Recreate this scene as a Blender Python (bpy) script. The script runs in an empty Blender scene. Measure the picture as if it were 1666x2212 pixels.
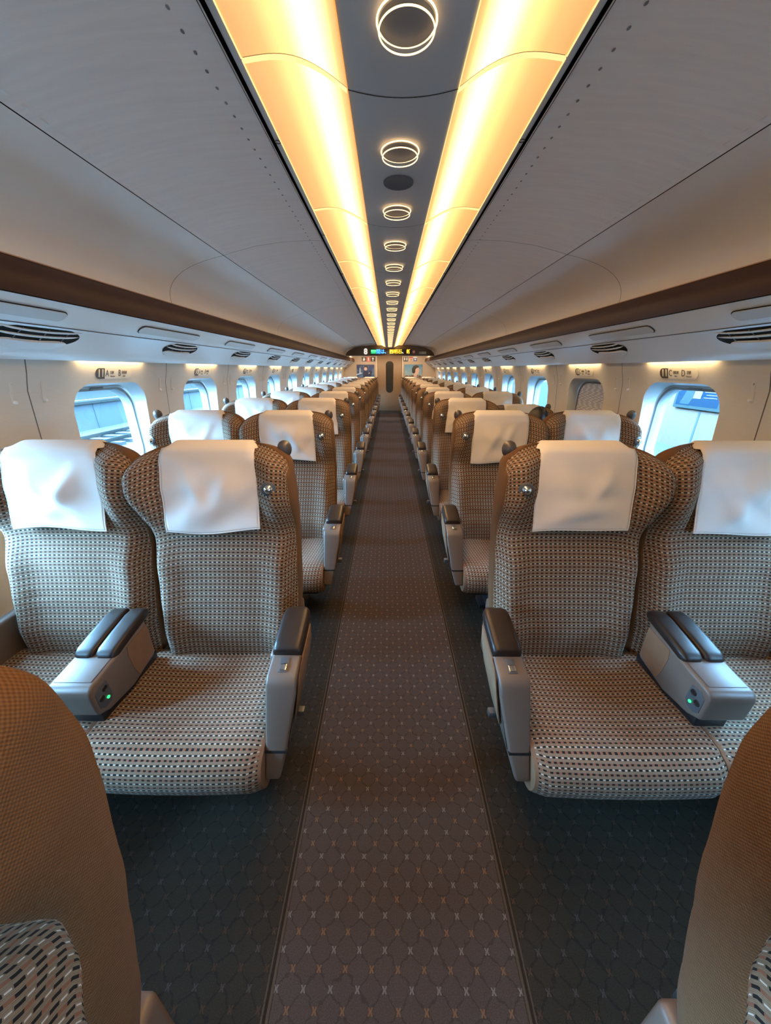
import bpy, bmesh, math, random
from mathutils import Vector, Matrix
random.seed(7)
C = bpy.context.scene.collection
PI = math.pi
P = 1.04            # seat pitch
ROWS = 12
YB = -3.2           # rear of the modelled car
YE = 13.5           # end wall
YH = 10.7           # display beam

# ------------------------------------------------------------ node helpers
class NT:
    def __init__(s, name):
        s.m = bpy.data.materials.new(name); s.m.use_nodes = True
        s.t = s.m.node_tree; s.t.nodes.clear()
        s.out = s.t.nodes.new('ShaderNodeOutputMaterial')
        s.b = s.t.nodes.new('ShaderNodeBsdfPrincipled')
        s.t.links.new(s.b.outputs[0], s.out.inputs[0])
    def n(s, typ): return s.t.nodes.new(typ)
    def put(s, sock, v):
        if hasattr(v, 'is_output'): s.t.links.new(v, sock)
        elif isinstance(v, (tuple, list)):
            sock.default_value = tuple(v) + ((1,) if len(v) == 3 and sock.type == 'RGBA' else ())
        else: sock.default_value = v
    def f(s, op, a, b=0.0, c=0.0):
        n = s.n('ShaderNodeMath'); n.operation = op
        s.put(n.inputs[0], a); s.put(n.inputs[1], b)
        if op in ('MULTIPLY_ADD', 'COMPARE', 'WRAP', 'PINGPONG', 'SMOOTH_MIN'): s.put(n.inputs[2], c)
        return n.outputs[0]
    def mix(s, fac, a, b):
        n = s.n('ShaderNodeMix'); n.data_type = 'RGBA'
        s.put(n.inputs[0], fac); s.put(n.inputs[6], a); s.put(n.inputs[7], b)
        return n.outputs[2]
    def sep(s, v):
        n = s.n('ShaderNodeSeparateXYZ'); s.put(n.inputs[0], v); return n.outputs
    def coord(s, k='Object'): return s.n('ShaderNodeTexCoord').outputs[k]
    def noise(s, v, scale, detail=3):
        n = s.n('ShaderNodeTexNoise'); s.put(n.inputs['Vector'], v)
        n.inputs['Scale'].default_value = scale; n.inputs['Detail'].default_value = detail
        return n.outputs['Fac']
    def bump(s, h, strength=.3, dist=.002):
        n = s.n('ShaderNodeBump'); s.put(n.inputs['Height'], h)
        n.inputs['Strength'].default_value = strength; n.inputs['Distance'].default_value = dist
        s.t.links.new(n.outputs[0], s.b.inputs['Normal'])
    def base(s, v): s.put(s.b.inputs['Base Color'], v)
    def set(s, **k):
        for a, v in k.items(): s.put(s.b.inputs[a.replace('_', ' ')], v)

def simple(name, col, rough=.5, metal=0.0, spec=.5, var=0.0, vscale=8, em=None, es=0.0, bumpn=0.0, bs=200):
    t = NT(name)
    if var:
        nz = t.noise(t.coord(), vscale)
        t.base(t.mix(nz, tuple(c * (1 - var) for c in col), tuple(min(1, c * (1 + var)) for c in col)))
    else: t.base(col)
    t.set(Roughness=rough, Metallic=metal)
    t.b.inputs['Specular IOR Level'].default_value = spec
    if em:
        t.b.inputs['Emission Color'].default_value = tuple(em) + (1,)
        t.b.inputs['Emission Strength'].default_value = es
    if bumpn: t.bump(t.noise(t.coord(), bs), bumpn)
    return t.m

M = {}
def fabric():
    t = NT('seat_fabric')
    uv = t.sep(t.coord('UV'))
    v = t.f('DIVIDE', uv[1], .0125)
    row = t.f('FLOOR', v); fv = t.f('FRACT', v)
    u = t.f('ADD', t.f('DIVIDE', uv[0], .0172), t.f('MULTIPLY', row, .06))
    fu = t.f('FRACT', u)
    dark_row = t.f('LESS_THAN', fv, .42)
    dash = t.f('MULTIPLY', dark_row, t.f('LESS_THAN', fu, .5))
    odd = t.f('MODULO', t.f('ABSOLUTE', row), 2.0)
    nz = t.noise(t.coord('UV'), 14, 4)
    base = t.mix(nz, (.140, .094, .058), (.228, .162, .108))
    # fine thread lines in the light rows
    th = t.f('LESS_THAN', t.f('FRACT', t.f('MULTIPLY', v, 5.0)), .28)
    br = t.f('LESS_THAN', t.f('FRACT', t.f('ADD', t.f('MULTIPLY', u, 1.0), t.f('MULTIPLY', t.f('FLOOR', t.f('MULTIPLY', v, 5.0)), .5))), .6)
    base = t.mix(t.f('MULTIPLY', t.f('MULTIPLY', th, br), .45), base, (.06, .045, .033))
    white = t.f('MULTIPLY', t.f('COMPARE', fv, .21, .10), t.f('COMPARE', fu, .75, .17))
    c0 = t.mix(white, base, (.48, .42, .36))
    c1 = t.mix(t.f('MULTIPLY', dark_row, .85), base, (.20, .075, .040))
    c = t.mix(odd, c0, c1)
    c = t.mix(dash, c, (.010, .009, .009))
    t.base(c); t.set(Roughness=.95); t.b.inputs['Specular IOR Level'].default_value = .15
    t.b.inputs['Sheen Weight'].default_value = .04
    t.bump(t.f('SINE', t.f('MULTIPLY', v, 31.4)), .25, .0015)
    return t.m
def weave():
    t = NT('brown_woven_cloth')
    uv = t.sep(t.coord('UV'))
    a = t.f('SINE', t.f('MULTIPLY', uv[0], 1250)); b = t.f('SINE', t.f('MULTIPLY', uv[1], 1250))
    h = t.f('MULTIPLY', a, b)
    nz = t.noise(t.coord('UV'), 9, 4)
    c = t.mix(t.f('MULTIPLY_ADD', h, .5, .5), (.070, .031, .012), (.165, .083, .035))
    c = t.mix(t.f('MULTIPLY', nz, .35), c, (.05, .024, .009))
    t.base(c); t.set(Roughness=.9); t.b.inputs['Specular IOR Level'].default_value = .2
    t.b.inputs['Sheen Weight'].default_value = .04
    t.bump(h, .45, .0012)
    return t.m
def carpet():
    t = NT('carpet')
    co = t.sep(t.coord())
    p = t.f('DIVIDE', co[0], .0715); q = t.f('DIVIDE', co[1], .068)
    def cross(pp, qq):
        dx = t.f('SUBTRACT', t.f('FRACT', t.f('ADD', pp, .5)), .5)
        dy = t.f('SUBTRACT', t.f('FRACT', t.f('ADD', qq, .5)), .5)
        ax = t.f('ABSOLUTE', dx); ay = t.f('ABSOLUTE', dy)
        k = t.f('COMPARE', ax, t.f('MULTIPLY_ADD', ay, .5, .016), .030)
        return t.f('MULTIPLY', k, t.f('LESS_THAN', ay, .10))
    po = t.f('SUBTRACT', p, .5)
    mo = cross(p, q); mw = cross(t.f('ADD', p, .5), t.f('ADD', q, .5))
    ns = t.n('ShaderNodeTexNoise'); t.put(ns.inputs['Vector'], t.coord()); ns.inputs['Scale'].default_value = 45
    wob = t.f('MULTIPLY', t.f('SUBTRACT', ns.outputs['Fac'], .5), .5)
    s1 = t.f('ADD', t.f('ADD', p, q), wob); s2 = t.f('SUBTRACT', t.f('SUBTRACT', p, q), wob)
    g = t.f('MAXIMUM', t.f('LESS_THAN', t.f('ABSOLUTE', t.f('SUBTRACT', t.f('FRACT', t.f('ADD', s1, .5)), .5)), .045),
            t.f('LESS_THAN', t.f('ABSOLUTE', t.f('SUBTRACT', t.f('FRACT', t.f('ADD', s2, .5)), .5)), .045))
    ax = t.f('ABSOLUTE', co[0])
    mat_in = t.f('LESS_THAN', ax, .325)
    seam = t.f('MAXIMUM', t.f('COMPARE', ax, .331, .0035), t.f('COMPARE', ax, .345, .002))
    fine = t.noise(t.coord(), 420, 2)
    rib = t.f('SINE', t.f('MULTIPLY', co[0], 1500))
    inner = t.mix(fine, (.020, .014, .012), (.100, .074, .061))
    outer = t.mix(fine, (.010, .008, .006), (.046, .037, .027))
    c = t.mix(mat_in, outer, inner)
    c = t.mix(t.f('MULTIPLY', g, t.f('MULTIPLY_ADD', mat_in, -.35, .75)), c, (.016, .013, .012))
    c = t.mix(t.f('MULTIPLY', seam, .55), c, (.11, .075, .05))
    c = t.mix(t.f('COMPARE', ax, .338, .003), c, (.02, .014, .01))
    c = t.mix(t.f('MULTIPLY', mo, t.f('MULTIPLY_ADD', mat_in, .32, .15)), c, (.26, .13, .06))
    c = t.mix(t.f('MULTIPLY', mw, t.f('MULTIPLY_ADD', mat_in, .32, .15)), c, (.25, .22, .20))
    t.base(c); t.set(Roughness=.97); t.b.inputs['Specular IOR Level'].default_value = .08
    hh = t.f('SUBTRACT', t.f('ADD', fine, t.f('MULTIPLY', rib, .2)), t.f('MULTIPLY', g, 1.2))
    t.bump(hh, .6, .003)
    return t.m
def wallmat():
    t = NT('wall_panel')
    co = t.sep(t.coord())
    k = t.f('FRACT', t.f('DIVIDE', t.f('SUBTRACT', co[1], 1.635), P))
    d = t.f('ABSOLUTE', t.f('SUBTRACT', t.f('FRACT', t.f('ADD', k, .5)), .5))
    seam = t.f('LESS_THAN', d, .0028)
    st = t.n('ShaderNodeMapping'); t.put(st.inputs[0], t.coord()); st.inputs['Scale'].default_value = (3, 3, 30)
    nz = t.noise(st.outputs[0], 10, 4)
    c = t.mix(nz, (.66, .60, .52), (.74, .68, .60))
    c = t.mix(seam, c, (.12, .10, .08))
    t.base(c); t.set(Roughness=.42)
    return t.m
def wavy_white():
    t = NT('ceiling_panel')
    mp = t.n('ShaderNodeMapping'); t.put(mp.inputs[0], t.coord()); mp.inputs['Scale'].default_value = (2.5, 22, 1)
    nz = t.noise(mp.outputs[0], 2.2, 5)
    c = t.mix(nz, (.76, .71, .68), (.90, .85, .81))
    t.base(c); t.set(Roughness=.6); t.bump(nz, .25, .004)
    return t.m
def striplight():
    # diffuser lit by a tube that runs along its inner third: the emission falls off with the distance from the tube
    t = NT('warm_diffuser')
    co = t.sep(t.coord())
    ax = t.f('ABSOLUTE', co[0])
    r = t.n('ShaderNodeMapRange'); t.put(r.inputs[0], ax); r.inputs[1].default_value = .125; r.inputs[2].default_value = .36
    cr = t.n('ShaderNodeValToRGB'); t.put(cr.inputs[0], r.outputs[0])
    e = cr.color_ramp.elements
    stops = [(0, (1, .40, .08)), (.09, (1.0, .55, .18)), (.24, (1.0, .62, .17)), (.36, (1.0, .60, .17)), (.52, (1, .52, .15)), (.8, (.92, .48, .13)), (1, (.84, .42, .11))]
    e[0].position = 0; e[0].color = stops[0][1] + (1,); e[1].position = 1; e[1].color = stops[-1][1] + (1,)
    for pos, cc in stops[1:-1]:
        k = e.new(pos); k.color = cc + (1,)
    t.base((.5, .42, .3)); t.set(Roughness=.6)
    t.put(t.b.inputs['Emission Color'], cr.outputs[0])
    c2 = t.n('ShaderNodeValToRGB'); t.put(c2.inputs[0], r.outputs[0]); e2 = c2.color_ramp.elements
    sv = [(0, .085), (.07, .13), (.17, .38), (.28, .66), (.36, .50), (.50, .20), (.75, .10), (1, .080)]
    e2[0].position = 0; e2[0].color = (sv[0][1],) * 3 + (1,); e2[1].position = 1; e2[1].color = (sv[-1][1],) * 3 + (1,)
    for pos, v_ in sv[1:-1]:
        k = e2.new(pos); k.color = (v_,) * 3 + (1,)
    t.put(t.b.inputs['Emission Strength'], t.f('MULTIPLY', c2.outputs[0], 5.2))
    return t.m
def wnoise(t, w_):
    n = t.n('ShaderNodeTexWhiteNoise'); n.noise_dimensions = '1D'; t.put(n.inputs['W'], w_); return n.outputs['Value']
def blindmat():
    t = NT('blind_cloth')
    co = t.sep(t.coord())
    v = t.f('DIVIDE', co[2], .011); row = t.f('FLOOR', v)
    u = t.f('ADD', t.f('DIVIDE', co[1], .09), t.f('MULTIPLY', wnoise(t, row), 1.0))
    d = t.f('MULTIPLY', t.f('LESS_THAN', t.f('FRACT', u), .45), t.f('LESS_THAN', t.f('FRACT', v), .30))
    t.base(t.mix(d, (.33, .30, .29), (.85, .83, .80))); t.set(Roughness=.9)
    t.b.inputs['Emission Color'].default_value = (.55, .5, .48, 1)
    t.b.inputs['Emission Strength'].default_value = .05
    return t.m
def ballast():
    t = NT('ballast')
    n1 = t.n('ShaderNodeTexVoronoi'); t.put(n1.inputs['Vector'], t.coord()); n1.inputs['Scale'].default_value = 9
    t.base(t.mix(n1.outputs['Color'], (.0035, .0045, .005), (.012, .013, .013))); t.set(Roughness=.95)
    return t.m
def concrete(name, a, b, sc=.6):
    t = NT(name)
    mp = t.n('ShaderNodeMapping'); t.put(mp.inputs[0], t.coord()); mp.inputs['Scale'].default_value = (1, 1.2, .5)
    t.base(t.mix(t.noise(mp.outputs[0], sc * 3, 6), a, b)); t.set(Roughness=.9)
    return t.m
def brickmat():
    t = NT('white_brick')
    b = t.n('ShaderNodeTexBrick')
    cx = t.n('ShaderNodeCombineXYZ'); co = t.sep(t.coord())
    t.put(cx.inputs[0], co[1]); t.put(cx.inputs[1], co[2]); t.put(b.inputs['Vector'], cx.outputs[0])
    b.inputs['Color1'].default_value = (.075, .075, .075, 1); b.inputs['Color2'].default_value = (.065, .068, .068, 1)
    b.inputs['Mortar'].default_value = (.035, .042, .045, 1); b.inputs['Scale'].default_value = 3.0
    b.inputs['Mortar Size'].default_value = .025
    t.base(b.outputs[0]); t.set(Roughness=.7)
    return t.m
def glassmat():
    t = NT('window_glass')
    tr = t.n('ShaderNodeBsdfTransparent'); gl = t.n('ShaderNodeBsdfGlossy'); gl.inputs['Roughness'].default_value = .02
    tr.inputs[0].default_value = (.93, .97, .98, 1)
    fr = t.n('ShaderNodeLayerWeight'); fr.inputs[0].default_value = .5
    mx = t.n('ShaderNodeMixShader')
    t.put(mx.inputs[0], t.f('MULTIPLY_ADD', t.f('POWER', fr.outputs['Facing'], 5.0), .5, .03)); t.put(mx.inputs[1], tr.outputs[0]); t.put(mx.inputs[2], gl.outputs[0])
    t.t.links.new(mx.outputs[0], t.out.inputs[0])
    return t.m

M['fabric'] = fabric(); M['weave'] = weave(); M['carpet'] = carpet(); M['wall'] = wallmat()
M['panel'] = wavy_white(); M['strip'] = striplight(); M['blind'] = blindmat(); M['ballast'] = ballast()
M['glass'] = glassmat(); M['brick'] = brickmat()
M['platform'] = concrete('platform_concrete', (.005, .010, .013), (.010, .016, .018))
M['bluewall'] = concrete('blue_wall', (.006, .013, .018), (.009, .017, .021))
M['leather'] = simple('brown_leather', (.016, .009, .006), .40, spec=.35, var=.35, vscale=30, bumpn=.08, bs=60)
M['grey'] = simple('grey_plastic', (.105, .077, .060), .42, var=.05)
M['greyd'] = simple('dark_grey_plastic', (.05, .055, .06), .45)
M['suede'] = simple('brown_suede', (.15, .075, .036), .9, var=.25, vscale=25, bumpn=.1)
M['cover'] = simple('white_cover_cloth', (.55, .515, .47), .85, spec=.2, bumpn=.12, bs=700)
M['chrome'] = simple('chrome', (.75, .75, .76), .12, metal=1)
M['black'] = simple('black_plastic', (.008, .008, .009), .4)
M['green'] = simple('green_led', (0, .4, .05), .4, em=(.02, 1, .15), es=1.6)
M['knob'] = simple('knob_plastic', (.055, .046, .042), .38)
M['base'] = simple('seat_base_metal', (.018, .018, .020), .5, metal=.4)
M['centre'] = simple('ceiling_centre', (.50, .53, .55), .5, var=.04, vscale=3)
M['bin'] = simple('rack_panel', (.78, .69, .61), .38, var=.05, vscale=2)
M['rail'] = simple('brown_rail', (.060, .024, .016), .42, spec=.3, var=.08)
M['soffit'] = simple('soffit_white', (.80, .81, .80), .30)
M['vent'] = simple('vent_white', (.76, .77, .76), .4)
M['seam'] = simple('seam_black', (.012, .012, .012), .8, spec=.1)
M['warmled'] = simple('warm_led', (1, .8, .5), .5, em=(1, .72, .36), es=9)
M['ring'] = simple('ring_light', (1, .85, .6), .4, em=(1, .60, .27), es=1.5)
M['ringlens'] = simple('ring_lens', (.20, .215, .225), .4)
M['header'] = simple('header_brown', (.115, .078, .05), .4, var=.06)
M['endwall'] = simple('end_wall', (.42, .33, .24), .5, var=.05)
M['door'] = simple('door_brown', (.23, .145, .08), .45, var=.08)
M['doorglass'] = simple('door_glass', (.03, .027, .022), .15)
M['reveal'] = simple('window_reveal', (.55, .56, .55), .35)
M['frame'] = simple('window_frame', (.20, .19, .185), .4)
M['white'] = simple('white_paint', (.85, .85, .83), .5)
M['sign'] = simple('sign_plate', (.76, .70, .60), .35)
M['ink'] = simple('sign_ink', (.075, .062, .055), .5)
M['inkl'] = simple('sign_ink_light', (.16, .13, .11), .5)
M['skin'] = simple('skin', (.55, .34, .24), .5)
M['hair'] = simple('black_hair', (.008, .007, .007), .45, bumpn=.5, bs=90)
M['shirt'] = simple('navy_shirt', (.03, .04, .07), .85)
M['trouser'] = simple('dark_trousers', (.02, .02, .022), .85)
M['steel'] = simple('rail_steel', (.010, .0105, .010), .8, spec=.05)
M['sleeper'] = simple('sleeper_concrete', (.0065, .0068, .0065), .9, var=.2)
M['stripe_red'] = simple('red_stripe', (.075, .025, .022), .8)
M['outwhite'] = simple('outside_white_wall', (.060, .044, .032), .8, spec=.1)
M['outgap'] = simple('outside_joint', (.02, .03, .035), .8, spec=.1)

# ------------------------------------------------------------ mesh helpers
def new_obj(name, verts, faces, mat, parent=None, uvs=None, smooth=True, loc=None):
    me = bpy.data.meshes.new(name)
    if loc is not None: verts = [(v[0] - loc[0], v[1] - loc[1], v[2] - loc[2]) for v in verts]
    me.from_pydata([tuple(v) for v in verts], [], faces)
    if uvs is not None:
        l = me.uv_layers.new(name='UVMap')
        for poly in me.polygons:
            for li, vi in zip(poly.loop_indices, poly.vertices): l.data[li].uv = uvs[vi]
    if isinstance(mat, (list, tuple)):
        for m_ in mat: me.materials.append(m_)
    else: me.materials.append(mat)
    if smooth:
        for p_ in me.polygons: p_.use_smooth = True
    me.update()
    o = bpy.data.objects.new(name, me); C.objects.link(o)
    if loc is not None: o.location = loc
    if parent: o.parent = parent
    return o
def autosmooth(o, ang=40):
    bm = bmesh.new(); bm.from_mesh(o.data)
    bmesh.ops.recalc_face_normals(bm, faces=bm.faces)
    for e in bm.edges:
        if len(e.link_faces) == 2 and e.calc_face_angle(0) > math.radians(ang): e.smooth = False
    bm.to_mesh(o.data); bm.free()
    return o
class MB:
    def __init__(s): s.v = []; s.f = []
    def add(s, vs, fs):
        k = len(s.v); s.v += [tuple(v) for v in vs]; s.f += [tuple(i + k for i in f) for f in fs]; return s
    def box(s, x0, x1, y0, y1, z0, z1):
        return s.add([(x0, y0, z0), (x1, y0, z0), (x1, y1, z0), (x0, y1, z0), (x0, y0, z1), (x1, y0, z1), (x1, y1, z1), (x0, y1, z1)],
                     [(0, 3, 2, 1), (4, 5, 6, 7), (0, 1, 5, 4), (1, 2, 6, 5), (2, 3, 7, 6), (3, 0, 4, 7)])
    def cyl(s, c, axis, r, h, n=24, r2=None):
        # disc-ended cylinder from c along axis by h
        a = Vector(axis).normalized(); u = a.orthogonal().normalized(); w = a.cross(u)
        c = Vector(c); r2 = r if r2 is None else r2
        vs = []
        for rr, hh in ((r, 0), (r2, h)):
            for i in range(n):
                t = 2 * PI * i / n
                vs.append(c + a * hh + (u * math.cos(t) + w * math.sin(t)) * rr)
        fs = [(i, (i + 1) % n, n + (i + 1) % n, n + i) for i in range(n)] + [tuple(range(n - 1, -1, -1)), tuple(range(n, 2 * n))]
        return s.add(vs, fs)
    def lathe(s, c, axis, prof, n=24):
        a = Vector(axis).normalized(); u = a.orthogonal().normalized(); w = a.cross(u); c = Vector(c)
        vs = [c + a * h + (u * math.cos(2 * PI * i / n) + w * math.sin(2 * PI * i / n)) * r for r, h in prof for i in range(n)]
        m = len(prof)
        fs = [(j * n + i, j * n + (i + 1) % n, (j + 1) * n + (i + 1) % n, (j + 1) * n + i) for j in range(m - 1) for i in range(n)]
        return s.add(vs, fs)
    def torus(s, c, axis, R, r, n=36, k=8):
        a = Vector(axis).normalized(); u = a.orthogonal().normalized(); w = a.cross(u); c = Vector(c)
        vs = []
        for i in range(n):
            t = 2 * PI * i / n; d = u * math.cos(t) + w * math.sin(t)
            for j in range(k):
                q = 2 * PI * j / k
                vs.append(c + d * (R + r * math.cos(q)) + a * r * math.sin(q))
        fs = [(i * k + j, ((i + 1) % n) * k + j, ((i + 1) % n) * k + (j + 1) % k, i * k + (j + 1) % k) for i in range(n) for j in range(k)]
        return s.add(vs, fs)
    def prism_x(s, poly, x0, x1):
        # poly in (y,z), extruded along x
        n = len(poly)
        return s.add([(x0, y, z) for y, z in poly] + [(x1, y, z) for y, z in poly],
                     [tuple(range(n)), tuple(range(2 * n - 1, n - 1, -1))] + [(i, n + i, n + (i + 1) % n, (i + 1) % n) for i in range(n)])
    def prism_y(s, poly, y0, y1):
        n = len(poly)
        return s.add([(x, y0, z) for x, z in poly] + [(x, y1, z) for x, z in poly],
                     [tuple(range(n)), tuple(range(2 * n - 1, n - 1, -1))] + [(i, n + i, n + (i + 1) % n, (i + 1) % n) for i in range(n)])
    def build(s, name, mat, parent=None, bevel=0, seg=2, loc=None, smooth=True, ang=40):
        vs = s.v
        o = new_obj(name, vs, s.f, mat, parent, smooth=smooth, loc=loc)
        if bevel:
            bm = bmesh.new(); bm.from_mesh(o.data)
            bmesh.ops.recalc_face_normals(bm, faces=bm.faces)
            es = [e for e in bm.edges if len(e.link_faces) == 2 and e.calc_face_angle(0) > math.radians(25)]
            bmesh.ops.bevel(bm, geom=es, offset=bevel, segments=seg, affect='EDGES', profile=.5, clamp_overlap=True)
            for f_ in bm.faces: f_.smooth = smooth
            bm.to_mesh(o.data); bm.free()
        if smooth: autosmooth(o, ang)
        return o
def mirror_mb(mb, sgn):
    if sgn < 0: mb.v = [(-x, y, z) for x, y, z in mb.v]
    return mb
def lerp_tab(tab, z):
    if z <= tab[0][0]: return tab[0][1]
    for (a, b), (c, d) in zip(tab, tab[1:]):
        if z <= c:
            t = (z - a) / (c - a); t = t * t * (3 - 2 * t) * .5 + t * .5
            return b + (d - b) * t
    return tab[-1][1]
def sm(a, b, x):
    t = max(0, min(1, (x - a) / (b - a))); return t * t * (3 - 2 * t)
def tag(o, label=None, cat=None, group=None, kind=None):
    if label: o['label'] = label
    if cat: o['category'] = cat
    if group: o['group'] = group
    if kind: o['kind'] = kind
    return o
def empty(name, loc=(0, 0, 0)):
    o = bpy.data.objects.new(name, None); C.objects.link(o); o.location = loc; o.empty_display_size = .1
    return o
def kids(o): return [c for c in bpy.data.objects if c.parent == o]
KID = {}
def copy_tree(o, parent=None):
    c = o.copy(); C.objects.link(c)
    if parent: c.parent = parent
    ks = KID.get(o.name)
    if ks is None:
        ks = kids(o); KID[o.name] = ks
    for ch in ks: copy_tree(ch, c)
    return c
ORD = ['', 'first', 'second', 'third', 'fourth', 'fifth', 'sixth', 'seventh', 'eighth', 'ninth', 'tenth', 'eleventh', 'twelfth', 'thirteenth', 'fourteenth',
       'fifteenth', 'sixteenth', 'seventeenth', 'eighteenth', 'nineteenth', 'twentieth', 'twenty-first', 'twenty-second', 'twenty-third', 'twenty-fourth', 'twenty-fifth', 'twenty-sixth']
def text(name, body, size, pos, xdir, ydir, mat, parent=None, align='CENTER', sx=1.0, ext=0.0004, bold=0.0):
    cu = bpy.data.curves.new(name, 'FONT'); cu.body = body; cu.size = size
    cu.align_x = align; cu.align_y = 'CENTER'; cu.offset = bold; cu.extrude = ext; cu.resolution_u = 3
    o = bpy.data.objects.new(name, cu); C.objects.link(o)
    dg = bpy.context.evaluated_depsgraph_get(); dg.update()
    me = bpy.data.meshes.new_from_object(o.evaluated_get(dg))
    bpy.data.objects.remove(o); bpy.data.curves.remove(cu)
    X = Vector(xdir).normalized(); Y = Vector(ydir).normalized(); Z = X.cross(Y)
    pos = Vector(pos)
    for v in me.vertices: v.co = pos + X * v.co.x * sx + Y * v.co.y + Z * v.co.z
    me.materials.clear(); me.materials.append(mat)
    r = bpy.data.objects.new(name, me); C.objects.link(r)
    if parent: r.parent = parent
    return r
def flat(name, pts, pos, xdir, ydir, mat, parent=None, th=.0015):
    # polygon plate with points given in the plane spanned by xdir, ydir
    X = Vector(xdir).normalized(); Y = Vector(ydir).normalized(); Z = X.cross(Y); pos = Vector(pos)
    n = len(pts)
    vs = [pos + X * a + Y * b for a, b in pts] + [pos + X * a + Y * b + Z * th for a, b in pts]
    fs = [tuple(range(n - 1, -1, -1)), tuple(range(n, 2 * n))] + [(i, (i + 1) % n, n + (i + 1) % n, n + i) for i in range(n)]
    return new_obj(name, vs, fs, mat, parent, smooth=False)
def rrect(w, h, r, n=6, cx=0, cy=0):
    pts = []
    for sx, sy, a0 in ((1, 1, 0), (-1, 1, PI / 2), (-1, -1, PI), (1, -1, 1.5 * PI)):
        for i in range(n + 1):
            a = a0 + PI / 2 * i / n
            pts.append((cx + sx * (w / 2 - r) + r * math.cos(a), cy + sy * (h / 2 - r) + r * math.sin(a)))
    return pts
def circ(r, n=20, cx=0, cy=0): return [(cx + r * math.cos(2 * PI * i / n), cy + r * math.sin(2 * PI * i / n)) for i in range(n)]

# ------------------------------------------------------------ SEATS
HINGE = (0, .23, .42)
XA = [(.40, -.545), (.70, -.560), (.95, -.562), (1.08, -.562), (1.18, -.556), (1.27, -.545)]
XM = [(.40, -.015), (.75, -.016), (.92, -.012), (1.03, .014), (1.12, .042), (1.2, .044), (1.27, .03)]
YC = [(.40, .19), (.55, .185), (.66, .205), (.8, .235), (.95, .275), (1.1, .315), (1.2, .345), (1.27, .375)]
YS = [(.40, .235), (.6, .255), (.79, .293), (.88, .318), (.95, .322), (1.06, .285), (1.15, .292), (1.22, .325), (1.27, .355)]
YR = [(.40, .27), (.59, .33), (.70, .368), (.805, .39), (.9, .41), (1.03, .428), (1.1, .434), (1.21, .425), (1.27, .405)]
ZB = .415
ZTOP = 1.250
def back_pt(s, t):
    """front face of a seat back: s -1 (aisle) .. 1 (mid), t 0 bottom .. 1 top"""
    zt = ZTOP - (.072 if s < 0 else .135) * (1 - math.sqrt(max(0, 1 - abs(s) ** (6 if s < 0 else 3.4))))
    z = ZB + (zt - ZB) * t
    zz = z + (ZTOP - zt) * t * .3
    xa, xm = lerp_tab(XA, zz), lerp_tab(XM, zz)
    x = xa + (xm - xa) * (s + 1) / 2
    a = abs(s)
    wing = sm(.45, .86, a) * sm(.93, 1.10, z) * (1 - .6 * sm(1.19, 1.27, z))
    y = lerp_tab(YC, z) - .075 * wing - .014 * sm(.5, .8, a) * (1 - sm(.8, .95, z))
    ys = lerp_tab(YS, z)
    k = sm(.80, 1.0, a) ** 2
    y = y + (ys - y) * k
    # narrow the flat face a little so that the edge rolls round
    x += (-1 if s > 0 else 1) * 0.0
    # headrest pillow and top roll
    y -= .014 * math.exp(-((z - 1.11) / .09) ** 2) * (1 - sm(.35, .6, a))
    y += .05 * max(0, (t - .955) / .045) ** 2 * (1 - .3 * k)
    # lumbar crease
    y += .006 * math.exp(-((z - .70) / .006) ** 2) * (1 - sm(.5, .8, a))
    return x, y, z
def ssample(n):
    out = []
    for i in range(n + 1):
        u = -1 + 2 * i / n
        out.append(math.sin(u * PI / 2))
    return out
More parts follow.
